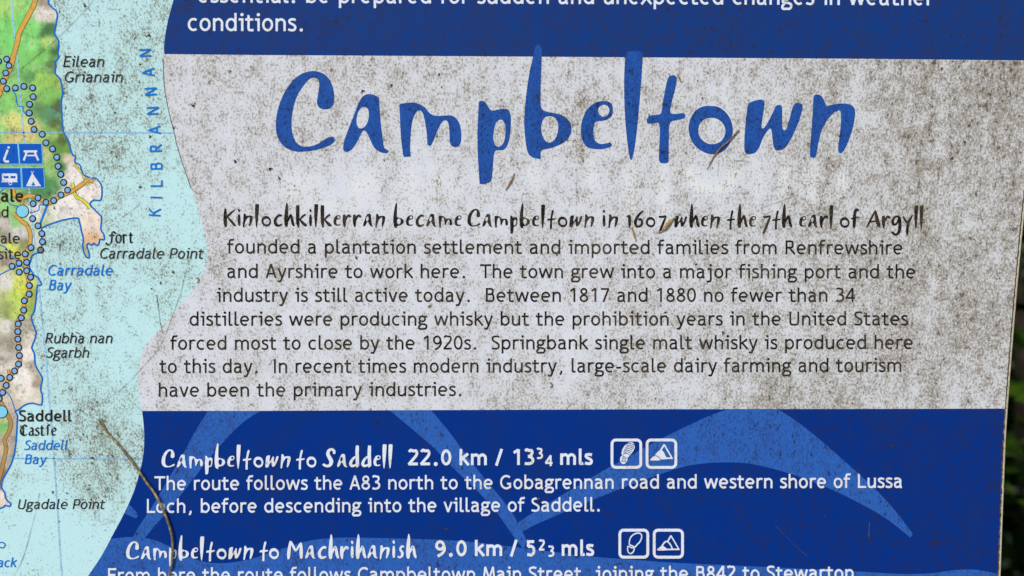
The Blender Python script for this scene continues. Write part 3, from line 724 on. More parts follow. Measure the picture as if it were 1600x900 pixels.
distance([('22.0', 636.6, 705, 726.7, 33), ('km', 718, 760.4, 726.5, 33), ('/', 773.8, 785.6, 726.4, 33), ('13', 801, 834.5, 726.2, 33), ('3', 838, 848, 716.8, 22.5), ('4', 851, 864.4, 728, 22.5), ('mls', 875.6, 926.4, 726, 33)])
distance([('9.0', 680.4, 729, 868.6, 33), ('km', 742, 784.4, 868.4, 33), ('/', 797, 808.4, 868.3, 33), ('5', 822.4, 836, 868.2, 33), ('2', 841.5, 851.6, 859.8, 22.5), ('3', 856, 865.8, 869.4, 22.5), ('mls', 878, 928.5, 868, 33)])

# ---- grading symbols in rounded frames
def rounded(x0, y0, x1, y1, r, n=6):
    out = []
    for cx, cy, a in ((x1 - r, y0 + r, -90), (x1 - r, y1 - r, 0), (x0 + r, y1 - r, 90), (x0 + r, y0 + r, 180)):
        out += [(cx + r * math.cos(R(a + 90 * i / n)), cy + r * math.sin(R(a + 90 * i / n))) for i in range(n + 1)]
    return out
i1 = lambda p: [(940 + x / 11.25, 670 + y / 11.25) for x, y in p]
i2 = lambda p: [(950 + x / 11.25, 815 + y / 11.25) for x, y in p]
SOLE1 = [(520, 232), (568, 262), (580, 320), (552, 390), (505, 445), (452, 505), (400, 480), (358, 462), (350, 405), (380, 330), (440, 262)]
HEEL1 = [(342, 478), (395, 488), (450, 515), (446, 562), (412, 605), (378, 616), (338, 592), (321, 540)]
mb = MB(5, RA); mb.ribbon(rounded(956.1, 687.2, 1001, 730, 6.2), 2.1, True)
mb.poly(catmull(i1(SOLE1), True, 3)); mb.poly(catmull(i1(HEEL1), True, 3)); mb.cur = 1; mb.thick = RA + 0.00003
for k in range(7):
    a = (352 + 9 * k + (10 if k < 2 else 0), 448 - 30 * k); b = (488 + 17 * k - (6 if k > 4 else 0), 455 - 28 * k)
    mid = ((a[0] + b[0]) / 2 + 14, (a[1] + b[1]) / 2 - 24)
    a = (a[0] + (16 if k > 2 else 8) + 4 * max(0, k - 3), a[1]); 
    mb.ribbon(i1(catmull([a, mid, b], False, 4)), 0.52)
for k in range(4):
    mb.ribbon(i1(catmull([(340 + 6 * k, 580 - 26 * k), (385 + 4 * k, 566 - 26 * k), (430 + 2 * k, 582 - 25 * k)], False, 3)), 0.45)
mb.build('grade_symbol', [M['white'], M['low']], lower_band)['label'] = 'white frame with a ridged boot print'
mb = MB(5, RA); mb.ribbon(rounded(1010.8, 687.2, 1055.7, 730, 6.2), 2.1, True)
for a, b in (((1100, 272), (1020, 402)), ((1098, 275), (1242, 522)), ((1245, 513), (1120, 513))): mb.ribbon(i1([a, b]), 1.15)
mb.poly(catmull(i1([(940, 455), (985, 405), (1040, 370), (1082, 395), (1112, 450), (1145, 522), (1120, 532), (1040, 530), (1005, 490), (960, 464)]), True, 3))
mb.poly(catmull(i1([(852, 544), (890, 500), (930, 477), (970, 484), (1008, 516), (1026, 546), (940, 553), (880, 551)]), True, 3))
mb.build('grade_symbol', M['white'], lower_band)['label'] = 'white frame with two solid hills before a peak'
mb = MB(5, RA); mb.ribbon(rounded(968.3, 828, 1012, 870.2, 6.2), 2.1, True)
mb.ribbon(catmull(i2([(530, 197), (578, 215), (590, 270), (563, 345), (510, 400), (472, 442), (425, 420), (375, 397), (378, 320), (410, 255), (465, 213)]), True, 3), 0.85, True)
mb.ribbon(catmull(i2([(352, 430), (400, 448), (458, 466), (446, 520), (412, 553), (380, 555), (352, 525), (342, 478)]), True, 3), 0.85, True)
mb.build('grade_symbol', M['white'], lower_band)['label'] = 'white frame with a plain shoe print outline'
mb = MB(5, RA); mb.ribbon(rounded(1022, 828, 1066.2, 870.2, 6.2), 2.1, True)
for a, b in (((1105, 240), (1045, 348)), ((1104, 243), (1250, 492)), ((1248, 483), (1020, 486))): mb.ribbon(i2([a, b]), 1.0)
mb.ribbon(catmull(i2([(945, 428), (988, 366), (1035, 344), (1080, 380), (1112, 430), (1132, 486)]), False, 4), 1.0)
mb.poly(catmull(i2([(858, 492), (900, 455), (950, 420), (1000, 445), (1042, 488), (1000, 500), (900, 503)]), True, 3))
mb.build('grade_symbol', M['white'], lower_band)['label'] = 'white frame with one solid hill before two outlined peaks'

# ------------------------------------------------------------------ the map strip
COAST = [(75.8, -420), (70, -200), (78, -60), (75.8, 0), (77.3, 7), (83, 13), (87.4, 16.6), (89.8, 24.6), (88, 36), (85.5, 52), (90.3, 60.7), (92.4, 70.8), (90.3, 83.8), (92.4, 88.8), (86, 97.5), (87.4, 104), (86.2, 114), (92.4, 121), (95.3, 128),
    (98.2, 146), (96, 157.6), (96.8, 177.8), (98.2, 198), (101, 209.6), (107, 219.7), (110.5, 234), (114, 242), (118, 243.5), (117, 251), (119, 255), (125, 257.7), (127.5, 266), (130.7, 273), (138.7, 277), (143, 280), (147, 277.5), (153, 281), (158.2, 289.4),
    (159.6, 299.6), (157.5, 312.6), (147.3, 312.6), (140.8, 317.6), (144.4, 324), (153, 332.8), (159, 340), (157.5, 357.8), (161.8, 365), (162.8, 374), (156, 374), (155, 380), (151, 383.5), (147, 380), (143, 383), (139, 380.5), (136, 383.5),
    (138, 391), (140, 401), (136.5, 402.6), (131.4, 395), (129.3, 382.3), (130.7, 376.6), (127.8, 362), (124.2, 346), (120.6, 340.2), (101, 343.3), (83.8, 348.4), (69.3, 354), (65, 359), (65.7, 378), (63.5, 392.4), (56, 396), (49.8, 400), (48.4, 407),
    (46, 417), (53.4, 429.6), (60, 434), (65, 443.3), (62, 446), (59, 446), (57, 460.7), (54, 485), (49, 495), (52, 507), (56.3, 518.4), (55, 529), (49.8, 543), (54, 553), (55.6, 570.6), (62.8, 583.6), (66.4, 592), (63.6, 608), (66.4, 618),
    (65.7, 631), (62, 632.7), (50.6, 629.8), (39, 632.7), (29, 640), (23.8, 642.8), (27.4, 649), (26.7, 667.7), (25.3, 689), (21.7, 712.4), (14.4, 731), (4.3, 749), (2.5, 761), (7.5, 770), (9, 778), (12.5, 783), (17.2, 786.7), (15, 791), (8, 789.5), (0, 794.5),
    (-60, 810), (-160, 860), (-300, 900)]
TINT = [(10, 10, 22, (170, 215, 130)), (8, 8, 8, (215, 225, 140)), (20, 50, 28, (140, 212, 125)), (50, 65, 20, (150, 218, 132)), (60, 90, 20, (140, 200, 118)), (64, 20, 9, (238, 226, 216)), (80, 24, 9, (236, 222, 212)), (72, 4, 8, (180, 165, 150)),
    (78, 46, 9, (80, 120, 78)), (66, 56, 6, (95, 135, 90)), (84, 62, 6, (170, 200, 120)), (86, 78, 8, (80, 115, 75)), (68, 66, 8, (200, 220, 135)), (76, 100, 10, (100, 130, 85)), (48, 120, 8, (100, 150, 95)), (86, 108, 6, (110, 140, 90)),
    (62, 122, 12, (165, 205, 118)), (86, 130, 8, (165, 195, 110)), (78, 150, 12, (140, 190, 110)), (90, 165, 8, (92, 105, 75)), (62, 172, 8, (110, 150, 100)), (80, 178, 9, (100, 150, 115)), (88, 195, 7, (95, 115, 70)), (10, 160, 20, (150, 205, 125)),
    (20, 190, 14, (225, 222, 150)), (45, 205, 10, (222, 208, 148)), (20, 215, 12, (215, 200, 140)), (5, 205, 10, (160, 205, 130)), (78, 210, 8, (160, 195, 115)), (96, 222, 6, (95, 110, 65)), (104, 230, 6, (120, 160, 80)), (70, 240, 8, (200, 205, 150)),
    (88, 232, 9, (110, 150, 85)), (80, 265, 9, (150, 190, 120)), (74, 290, 10, (95, 150, 95)), (96, 262, 7, (90, 130, 80)), (84, 300, 8, (85, 130, 85)), (60, 300, 10, (95, 140, 90)), (40, 302, 8, (120, 165, 110)), (108, 250, 7, (222, 205, 185)),
    (115, 270, 10, (248, 236, 228)), (140, 296, 14, (248, 236, 226)), (110, 320, 18, (250, 240, 232)), (145, 350, 12, (246, 226, 210)), (145, 372, 8, (232, 190, 155)), (52, 330, 10, (244, 238, 232)), (10, 320, 10, (165, 210, 140)), (25, 345, 9, (150, 205, 130)),
    (8, 350, 10, (205, 195, 185)), (28, 365, 10, (222, 214, 206)), (10, 368, 8, (170, 165, 150)), (38, 380, 7, (150, 150, 110)), (56, 372, 7, (222, 222, 216)), (20, 388, 7, (222, 224, 130)), (8, 408, 10, (175, 160, 145)), (30, 400, 7, (200, 190, 120)),
    (8, 440, 12, (235, 228, 220)), (28, 440, 11, (222, 224, 130)), (38, 452, 8, (215, 220, 110)), (50, 460, 6, (165, 170, 95)), (24, 466, 9, (205, 222, 120)), (8, 478, 9, (165, 175, 115)), (26, 486, 9, (200, 215, 125)), (48, 482, 6, (170, 185, 105)),
    (10, 492, 7, (150, 160, 105)), (8, 510, 11, (228, 220, 210)), (40, 512, 8, (190, 180, 165)), (20, 512, 7, (180, 172, 160)), (48, 530, 8, (228, 215, 202)), (12, 535, 12, (175, 165, 150)), (5, 560, 12, (205, 195, 182)), (44, 555, 8, (248, 236, 226)),
    (50, 575, 6, (195, 182, 165)), (35, 590, 12, (250, 240, 230)), (57, 600, 5, (170, 155, 138)), (58, 590, 4, (180, 165, 150)), (40, 615, 12, (248, 236, 224)), (55, 618, 4, (225, 215, 200)), (10, 575, 9, (235, 224, 212)), (12, 625, 8, (220, 205, 185)),
    (22, 655, 6, (190, 178, 165)), (3, 668, 9, (140, 190, 120)), (5, 660, 4, (200, 220, 150)), (22, 690, 7, (175, 165, 155)), (4, 700, 9, (215, 190, 165)), (18, 715, 7, (180, 168, 155)), (4, 750, 9, (150, 110, 70)), (5, 775, 8, (240, 222, 210)),
    (-60, 50, 60, (150, 205, 130)), (-60, 250, 60, (160, 195, 130)), (-60, 450, 60, (205, 205, 150)), (-60, 650, 60, (200, 185, 165)), (-200, 300, 120, (165, 195, 135)), (40, -60, 40, (150, 205, 130))]
def tint(x, y):
    s = [0, 0, 0]; wt = 1e-9
    wx = x + 5 * noise.noise(Vector((x * .08, y * .08, 0))); wy = y + 5 * noise.noise(Vector((x * .08, y * .08, 9)))
    for tx, ty, r, c in TINT:
        d2 = ((wx - tx) ** 2 + (wy - ty) ** 2) / (r * r)
        if d2 > 40: continue
        g = 1.0 / (0.03 + d2 * d2 * d2)
        wt += g
        for i in range(3): s[i] += g * c[i]
    c = [v / wt for v in s] if wt > 1e-6 else [165, 200, 135]
    k = 1 + 0.10 * noise.noise(Vector((x * .13, y * .09, 5)))
    c = srgb(*[min(255, v * k) for v in c])
    m_ = sum(c[:3]) / 3
    return tuple(max(0.0, m_ + (v - m_) * 1.2) * 0.98 for v in c[:3]) + (1,)
land_out = [p for p in catmull(COAST, False, 3) if p[1] > TOP + 20 and p[0] > LEFT + 20] + [(LEFT + 20, 900), (LEFT + 20, TOP + 20)]
sheet('land', land_out, 2, M['land'], map_sheet, 5, tint=tint)
mb = MB(5)
cw = catmull(COAST[2:], False, 3)
mb.ribbon([(x + 0.5 * noise.noise(Vector((x * .5, y * .5, 2))), y + 0.5 * noise.noise(Vector((x * .5, y * .5, 4)))) for x, y in cw], 1.2)
mb.ribbon(catmull([(-6, 850), (0, 847.5), (6, 848), (8.3, 851.5), (5, 856), (0, 854.5)], False, 4), 0.9)
mb.build('coastline', M['coast'], map_sheet)
# thin edge of the pale field's overprint
mb = MB(4); mb.ribbon([p for p in SEA_EDGE if 86 < p[1] < 300], 0.55); mb.build('outline', M['scratch'], map_sheet)
# grid lines
mb = MB(3); mb.ribbon(catmull([(10, -200), (18, 0), (27, 89), (36.8, 207), (62, 458), (73, 575), (83, 701), (91, 813), (97, 900), (112, 1050)], False, 4), 1.3); mb.build('grid_line', M['gridpale'], map_sheet)
mb = MB(3); mb.ribbon([(-500, 206.5), (0, 207), (272.5, 207.6)], 0.9); mb.build('grid_line', M['grid'], map_sheet)
mb = MB(3); mb.ribbon([(-500, 715.5), (0, 716), (223, 717)], 0.9); mb.build('grid_line', M['grid'], map_sheet)
# roads
def road(name, pts, wd, mat, layer=4, cas=0.75):
    q = catmull(pts, False, 4)
    mb = MB(layer); mb.cur = 1
    mb.ribbon(q, wd / 2 + cas); mb.cur = 0; mb.layer = layer + 0.4; mb.ribbon(q, wd / 2 - 0.15)
    return mb.build(name, [mat, M['casing']], map_sheet)
road('road', [(60, -120), (57, -40), (55, 0), (49, 16), (39, 34.7), (29.6, 53.4), (27.4, 65), (21.7, 86.7), (16.6, 105), (8, 123), (3, 138), (-6, 156), (-30, 190)], 7, M['orange'])
road('road', [(146.5, 283.5), (137.5, 281.3), (128.6, 288), (116, 296.5), (104, 302.5), (92, 308), (80, 316), (72, 317), (60, 309), (45, 306), (34, 309), (24, 306), (20, 296), (18, 280)], 5.6, M['orange'], 4.8)
road('lane', [(113, 285), (115.5, 295), (119.5, 308), (125.6, 310.5), (135.5, 318), (141, 325.6)], 4.2, M['yellow'])
road('lane', [(115.6, 256.5), (123, 264), (130.8, 275), (136, 286), (139, 288.5)], 2.6, M['yellow'])
road('road', [(35, 309), (35, 320)], 4.5, M['orange'], 4.2)
road('road', [(22, 333.5), (33, 344.8), (43, 353), (47.6, 366), (47, 381), (42, 395), (40, 411), (42, 427), (45, 439), (45, 458), (38, 469), (37, 487), (29, 500), (28, 518), (28.4, 530), (30, 556), (31.5, 563), (27, 574), (15, 590), (8, 604), (1.4, 618), (-12, 640)], 5.2, M['orange'])
road('lane', [(12.6, 577), (15, 585)], 3.6, M['orange'], 3.4)
road('road', [(-6, 622), (2, 629), (10, 644.6), (17, 660), (14, 675), (7.5, 687), (9.6, 702), (4.3, 727), (-1, 748), (-8, 770)], 5.4, M['tan'], 3.4)
# streams
def stream(pts, hw):
    mb = MB(3.8); mb.ribbon(catmull(pts, False, 4), hw); return mb.build('stream', M['mapblue'], map_sheet)
stream([(19.5, 141), (25, 149), (26, 159), (29, 165.5), (37, 167), (36, 172), (43, 182)], 0.85)
stream([(74, 320.5), (70, 331), (64, 347), (62, 354)], 1.7)
stream([(72, 320.5), (62, 320.5), (60.7, 328), (54, 331), (47, 333)], 0.8)
stream([(-3, 304), (4, 297), (9, 293.5)], 0.9)
stream([(13, 315), (17, 320), (26, 321.5), (29, 325)], 0.7)
stream([(-3, 382), (8.7, 386.7), (17, 398), (26, 407), (34, 413)], 0.8)
stream([(-3, 431), (14.4, 421.7), (33, 415.5), (37, 420)], 0.9)
stream([(10, 611.5), (17, 621), (21.7, 634), (24.5, 642)], 0.8)
# town markers
for x, y, r in ((35.4, 330, 9.6), (2.5, 643.3, 9.4)):
    mb = MB(6); mb.cur = 1; mb.disc(x, y, r + 0.7, 28); mb.cur = 0; mb.layer = 6.4; mb.disc(x, y, r - 0.5, 28); mb.build('town_marker', [M['cyan'], M['navy']], map_sheet)
# route dots
DOTS = [(-2, 95.5), (10.8, 92.5), (14.4, 102.6), (9.4, 114), (5.5, 127), (10.8, 138.5), (24.3, 137.3), (37.6, 135), (51.3, 137.3), (52, 151.3), (46.5, 163), (46, 176.6), (49, 189.6), (53.4, 202.3), (66.2, 209.8), (72, 223), (82.3, 232.7),
    (89, 245.7), (91, 259.8), (95.3, 272.4), (99.7, 285), (106, 297), (95.6, 304.6), (84.2, 313.3), (72, 316.2), (59.7, 309.2), (52, 318.3), (51.3, 341.5), (59.7, 352.7), (65.7, 365), (66.7, 377.7), (63.6, 390.6), (48.7, 386.7), (39.7, 396.8),
    (42, 409.8), (30, 411), (19.2, 416), (30.3, 425), (42, 423), (48, 433), (46.2, 446), (45.8, 459.5), (38.3, 469.8), (37.3, 484.5), (33.5, 496.5), (28.6, 506), (28.2, 518), (28.2, 529.8), (29.6, 542.8), (30.6, 555.4), (29.3, 568.7),
    (23, 579.5), (15.6, 589.6), (2.2, 591), (10, 602), (4.3, 613), (-1, 622.6)]
for i, (x, y) in enumerate(DOTS):
    mb = MB(6); mb.cur = 1; mb.disc(x, y, 5.5, 20); mb.cur = 0; mb.layer = 6.4; mb.disc(x, y, 3.6, 20)
    grey = 389 < y < 392
    o = mb.build('route_dot', [M['dotgrey'] if grey else M['dot'], M['navy']], map_sheet)
    if grey: o['label'] = 'route dot worn to grey'
# pictograms
PX = lambda p: [(x / 6.923, 210 + y / 6.923) for x, y in p]
def picto(outline, drawing, label):
    mb = MB(7); mb.cur = 2; cx = sum(p[0] for p in outline) / 4; cy = sum(p[1] for p in outline) / 4
    mb.poly([(p[0] + (1.1 if p[0] > cx else -1.1), p[1] + (1.1 if p[1] > cy else -1.1)) for p in outline])
    mb.cur = 0; mb.layer = 7.4; mb.poly(outline); mb.cur = 1; mb.layer = 7.8
    drawing(mb)
    mb.build('pictogram', [M['pictoblue'], M['palewhite'], M['cyan']], map_sheet)['label'] = label
def d_info(mb):
    mb.disc(14, 230.6, 1.9, 14); mb.ribbon(catmull([(12.6, 234.2), (10, 241), (7.4, 248.5), (8.6, 252), (14.6, 252.2)], False, 4), 1.75)
def d_table(mb):
    mb.ribbon([(37.5, 236.6), (58.6, 236.6)], 1.7); mb.ribbon([(41, 243), (57.5, 243)], 1.1)
    mb.ribbon([(42.2, 238), (37.6, 250.8)], 1.5); mb.ribbon([(54.8, 238), (60.4, 250.8)], 1.5)
def d_van(mb):
    mb.poly(rounded(3.4, 271, 27.6, 283.2, 2.6, 4)); mb.ribbon([(2.6, 283.8), (28, 283.8)], 0.9)
    mb.ribbon([(16.6 + 2.3 * math.cos(R(a)), 286.6 + 2.3 * math.sin(R(a))) for a in range(0, 360, 24)], 0.6, True)
    mb.cur = 0; mb.layer = 8.2; mb.poly([(6.4, 275), (14, 275), (14, 278.6), (6.4, 278.6)]); mb.poly([(17, 275), (24.8, 275), (24.8, 278.6), (17, 278.6)])
def d_tent(mb):
    mb.poly([(50.9, 270), (65, 291), (41, 291)], [[(52.4, 283.4), (55.8, 290), (49.7, 290)]])
    mb.ribbon([(49, 267.2), (51.6, 272)], 0.5); mb.ribbon([(53.2, 267.2), (50.4, 272)], 0.5)
picto(PX([(-40, 102), (190, 102), (208, 318), (-40, 318)]), d_info, 'blue square with a white letter i')
picto(PX([(206, 102), (450, 102), (462, 318), (222, 318)]), d_table, 'blue square with a white picnic table')
picto(PX([(-40, 366), (222, 366), (232, 576), (-40, 576)]), d_van, 'blue square with a white caravan')
picto(PX([(240, 364), (472, 364), (484, 576), (252, 576)]), d_tent, 'blue square with a white tent')
# place names
IT = 0.19
for s, x0, x1, y, em, mat, sh, h in [
    ('Eilean', 98.3, 161.5, 104.6, 23.0, 'black', IT, 41), ('Grianain', 100.5, 190.5, 128.6, 23.0, 'black', IT, 41), ('Carradale Point', 155.6, 317.5, 404, 22.6, 'black', IT, 41),
    ('Carradale', 74.5, 175, 430.3, 22.6, 'mapblue', IT, 44), ('Bay', 76.6, 110, 453.3, 22.4, 'mapblue', IT, 44), ('Rubha nan', 70.3, 174.5, 536.2, 22.4, 'black', IT, 41),
    ('Sgarbh', 72, 138, 558.8, 22.4, 'black', IT, 41), ('Saddell', 29.3, 113, 658.2, 24.0, 'black', 0, 55), ('Saddell', 37.5, 106, 702.8, 20.6, 'mapblue', IT, 43), ('Bay', 39, 71.5, 724.7, 20.6, 'mapblue', IT, 43),
    ('Ugadale Point', 28, 163.5, 795, 21.0, 'black', IT, 41), ('Black', -20.5, 25.5, 885.8, 20.4, 'mapblue', IT, 43), ('Bay', -23, 10, 911, 20.4, 'mapblue', IT, 43),
    ('Carradale', -80, 36.8, 315, 26.0, 'black', 0, 56), ('and', -22, 13, 339.4, 23.0, 'black', 0, 40), ('Carradale', -68, 31, 380, 22.0, 'black', 0, 41), ('site', -3, 33, 404.6, 22.0, 'black', 0, 41)]:
    text('place_name', s, x0, x1, y, y, em, M[mat], map_sheet, 9, h=h, shear=sh)
# black-letter names of ruins, written with a broad pen
def pen_text(glyphs, em, base):
    mb = MB(9)
    for x, strokes in glyphs:
        for k in strokes:
            mb.ribbon([(x + p[0] * em / 1000, base - p[1] * em / 1000) for p in catmull(k, False, 4)], em * 0.047, pen=R(42))
    mb.build('place_name', M['black'], map_sheet)
g_o = [[(40, 250), (60, 110), (150, 20), (280, 40), (350, 200), (330, 400), (220, 490), (100, 440), (40, 250)]]
g_r = [[(0, 430), (70, 480), (70, 40), (120, 0)], [(70, 380), (160, 480), (260, 440)]]
g_t = [[(110, 640), (100, 100), (160, 10), (260, 60)], [(0, 470), (240, 480)]]
g_a = [[(60, 430), (160, 490), (270, 420), (270, 60), (330, 10)], [(270, 300), (100, 230), (40, 120), (100, 15), (200, 30), (270, 110)]]
g_s = [[(270, 440), (160, 490), (70, 400), (160, 280), (260, 180), (220, 40), (110, 5), (20, 70)]]
g_e = [[(60, 240), (270, 330), (250, 450), (160, 490), (60, 380), (40, 200), (120, 20), (280, 70)]]
pen_text([(167, [[(560, 560), (430, 680), (330, 600), (320, 300), (280, 40), (160, -120), (20, -100), (-40, 0)], [(150, 450), (480, 470)]]), (180.5, g_o), (191.5, g_r), (201.5, g_t)], 25, 379)
pen_text([(29.5, [[(520, 560), (400, 680), (220, 560), (120, 320), (200, 80), (380, 0), (540, 90)], [(300, 680), (290, 340), (300, 30)], [(60, 520), (200, 640)]]), (45, g_a), (54.5, g_s), (63, g_t),
          (72, [[(260, 640), (170, 700), (110, 560), (110, 100), (60, 0)]]), (80.5, g_e)], 24, 680)
# the sound's name, letter by letter up the channel
for ch, cx, cy, an in [('N', 227.2, 82.6, 93), ('A', 232, 113, 94), ('N', 236, 143, 94), ('N', 239, 173, 93), ('A', 242, 203, 93), ('R', 243.6, 231.5, 92), ('B', 244.6, 259.4, 91), ('L', 244.8, 286.5, 90), ('I', 244.6, 308.4, 88), ('K', 242.2, 331, 86)]:
    stx, lo, hi = lay(ch, 40); mb = MB(9); em = 26.0; ca, sa = math.cos(R(an)), math.sin(R(an))
    for q in stx:
        pts = []
        for p in q:
            u = (p[0] - (lo + hi) / 2) * em / 1000 * 0.92; v = (p[1] - 358) * em / 1000
            pts.append((cx + u * ca - v * sa, cy - u * sa - v * ca))
        mb.ribbon(pts, 1.2)
    mb.build('place_name', M['mapblue'], map_sheet)
# hairline scratches and cracks in the laminate
def scratch(pts, hw, parent):
    q = catmull(pts, False, 5)
    q = [(x + 0.4 * noise.noise(Vector((x * .2, y * .2, 1))), y) for x, y in q]
    mb = MB(10); mb.ribbon(q, [hw * max(0.12, 0.45 + 0.8 * noise.noise(Vector((p[0] * .1, p[1] * .1, 3)))) for p in q]); mb.build('scratch', M['scratch'], parent)
for pts, hw, par in [([(10, 126), (45, 98), (92, 58), (128, 22), (150, -4)], 0.55, map_sheet), ([(195, 25), (215, 60), (226, 80)], 0.3, map_sheet), ([(296, 400), (284, 452), (273, 484), (262, 515), (247, 546), (226, 570), (196, 602), (150, 636)], 0.45, map_sheet),
    ([(62, 770), (56, 800), (45, 842), (36, 872), (22, 900)], 0.5, map_sheet), ([(94, 380), (93.5, 400), (94, 420)], 0.8, map_sheet), ([(245, 460), (250, 500), (254, 520)], 0.6, map_sheet), ([(220, 318), (205, 330), (190, 340)], 0.5, map_sheet),
    ([(280, 232), (286, 246), (292, 262)], 0.4, pale), ([(1135, 254), (1150, 251), (1170, 252)], 0.45, pale), ([(1188, 325), (1215, 316), (1240, 306)], 0.45, pale), ([(430, 120), (425, 160), (420, 185)], 0.25, pale),
    ([(1358, 815), (1357, 840)], 0.5, lower_band), ([(1210, 820), (1235, 845), (1260, 868)], 0.3, lower_band)]:
    scratch(pts, hw, par)
# algae spots too many to count, grown on the print
def spots():
    rnd = random.Random(3); mb = MB(11)
    known = [(566.5, 142, 3.4), (133, 8.5, 3.6), (233, 55, 4.2), (141, 16, 1.6), (153, 10, 1.8), (302, 165, 4), (272, 200, 2.6), (368, 252, 4.0), (360, 111, 3), (392, 104, 2), (422, 264, 4.5), (437, 279, 3.2), (612, 133, 3.2), (686, 116, 2.8), (690, 136, 2.4),
        (840, 150, 3.6), (757, 201, 2.5), (758, 268, 2.2), (900, 265, 2.0), (1045, 116, 2), (1090, 126, 2.2), (1097, 153, 2.4), (1471, 107, 2.8), (1513, 196, 3), (1507, 222, 3.2), (1487, 247, 3.4), (1551, 247, 2), (235, 213, 3.4), (215, 165, 2), (180, 176, 2.6),
        (219, 292, 3), (85, 325, 2.6), (148, 370, 2.8), (93, 372, 2.6), (95, 412, 3), (270, 425, 3), (251, 442, 2.8), (237, 451, 3.6), (158, 440.5, 2.4), (112, 608, 3.4), (152, 628, 3.4), (122, 648, 3), (145, 715, 4.2), (83, 768, 4), (105, 770, 3.4), (104, 780, 2.6),
        (130, 780, 3.2), (93, 814, 2.4), (98, 733, 2.4), (67, 733, 2), (24, 820, 2), (43, 880, 2.4), (85, 838, 1.6), (145, 837, 1.8), (108, 890, 1.4), (557, 403, 3.4), (870, 398, 2.6), (1087, 413, 3), (1432, 408, 2), (1062, 336, 2), (1100, 366, 1.6), (1040, 488, 3), (1130, 520, 3.5),
        (700, 560, 2.4), (600, 250, 2.4), (1000, 230, 1.8), (885, 245, 1.8), (460, 290, 2.2), (1024, 622, 2.4), (1392, 697, 4.0), (1459, 848, 4.6), (588, 659, 3.6), (697, 826, 3.2), (160, 710, 3), (172, 690, 2), (205, 830, 2.4), (165, 828, 2.4), (1288, 806, 2.2), (1342, 768, 2)]
    def spot(x, y, r):
        for k in range(1 if r < 2.2 else 4):
            a = rnd.uniform(0, 6.28); d = 0 if k == 0 else rnd.uniform(.5, 1.3) * r
            rr = r * (0.55 if k == 0 else rnd.uniform(.16, .34)); ph = rnd.uniform(0, 6.28)
            cx, cy = x + d * math.cos(a), y + d * math.sin(a)
            mb.poly([(cx + rr * (1 + .3 * math.sin(3 * t + ph) + .2 * math.sin(5 * t + 2 * ph)) * math.cos(t), cy + rr * 1.15 * (1 + .3 * math.sin(3 * t + ph) + .2 * math.sin(5 * t + 2 * ph)) * math.sin(t)) for t in [i * 6.2832 / 10 for i in range(10)]])
    for x, y, r in known: spot(x, y, r * (0.6 if x < 250 and y > 360 else 0.86))
    for _ in range(420):
        x = rnd.uniform(-100, 1570); y = rnd.uniform(-60, 960)
        if x > edge(y) - 10 or (y > 640 and x > sea_x(y) and rnd.random() < .7) or (y < 95 and x > 260 and rnd.random() < .6): continue
        spot(x, y, rnd.uniform(.5, 1.3))
    o = mb.build('algae_spots', M['spot'], panel); o['kind'] = 'stuff'
spots()

# ------------------------------------------------------------------ loose things stuck to the face
def tube(name, pts, mat, parent=None, flat=1.0, seg=8, loc=None, wob=0.0, lift=0.0):
    """pts: (x, y, half-width) along the artwork; a tapering rod that lies on the face"""
    q = catmull(pts, False, 6)
    o3 = []
    for i, (x, y, r) in enumerate(q):
        Xp, Zp = at(x, y); rr = max(r, .15) * U * 0.68
        o3.append((Vector((Xp, -(11.5 * LAY) - rr * flat * 0.9 - lift * U * math.sin(math.pi * i / (len(q) - 1)), Zp)), rr))
    c = o3[len(o3) // 2][0].copy()
    bm = bmesh.new(); rings = []
    for i, (p, r) in enumerate(o3):
        t = (o3[min(i + 1, len(o3) - 1)][0] - o3[max(i - 1, 0)][0]).normalized()
        n = Vector((0, -1, 0)); b = t.cross(n).normalized()
        ring = []
        for k in range(seg):
            a = 2 * math.pi * k / seg
            rr = r * (1 + wob * noise.noise(Vector((i * .7, k * 1.3, p.x * 400))))
            ring.append(bm.verts.new(p - c + b * math.cos(a) * rr + n * math.sin(a) * rr * flat))
        rings.append(ring)
    for a, b in zip(rings, rings[1:]):
        for k in range(seg): bm.faces.new((a[k], a[(k + 1) % seg], b[(k + 1) % seg], b[k]))
    bm.faces.new(rings[0][::-1]); bm.faces.new(rings[-1])
    bmesh.ops.recalc_face_normals(bm, faces=bm.faces)
    for f in bm.faces: f.smooth = True
    me = bpy.data.meshes.new(name); bm.to_mesh(me); bm.free()
    o = link(name, me, [mat], None)
    if parent:
        o.parent = parent; o.location = c + BASE - parent.location
    else:
        o.location = c + BASE
    return o
def tag(o, label, cat, group=None):
    o['label'] = label; o['category'] = cat
    if group: o['group'] = group
    return o
bx, bz = at(271, 842)
stemo = bpy.data.objects.new('dry_stem', None); stemo.empty_display_size = .02; COL.objects.link(stemo); stemo.location = BASE + Vector((bx, 0, bz))
tag(stemo, 'long curved brown dry stem lying across the map edge and the lower blue band', 'stem')
tube('stalk', [(157, 662, 1.2), (164, 669, 2.0), (173, 679, 2.3), (192, 699.5, 2.5), (216.6, 731, 2.6), (229.6, 749.7, 2.8), (245.5, 771.4, 2.9), (260, 801.7, 2.9), (268, 824.8, 2.8), (271.3, 842, 2.6), (271, 865, 2.7), (269.6, 882, 2.5), (265.5, 897, 2.2), (262, 918, 2.0), (264, 960, 1.6)],
     M['stem'], stemo, 0.9, 10, wob=0.25, lift=2.2)
tube('stem_tip', [(155, 655, .8), (158, 661, 1.3), (165, 669, 1.2)], M['brown'], stemo, .8)
tube('stem_tip', [(160, 653, .6), (161, 660, 1.2), (167, 670, 1.2)], M['stem'], stemo, .8)
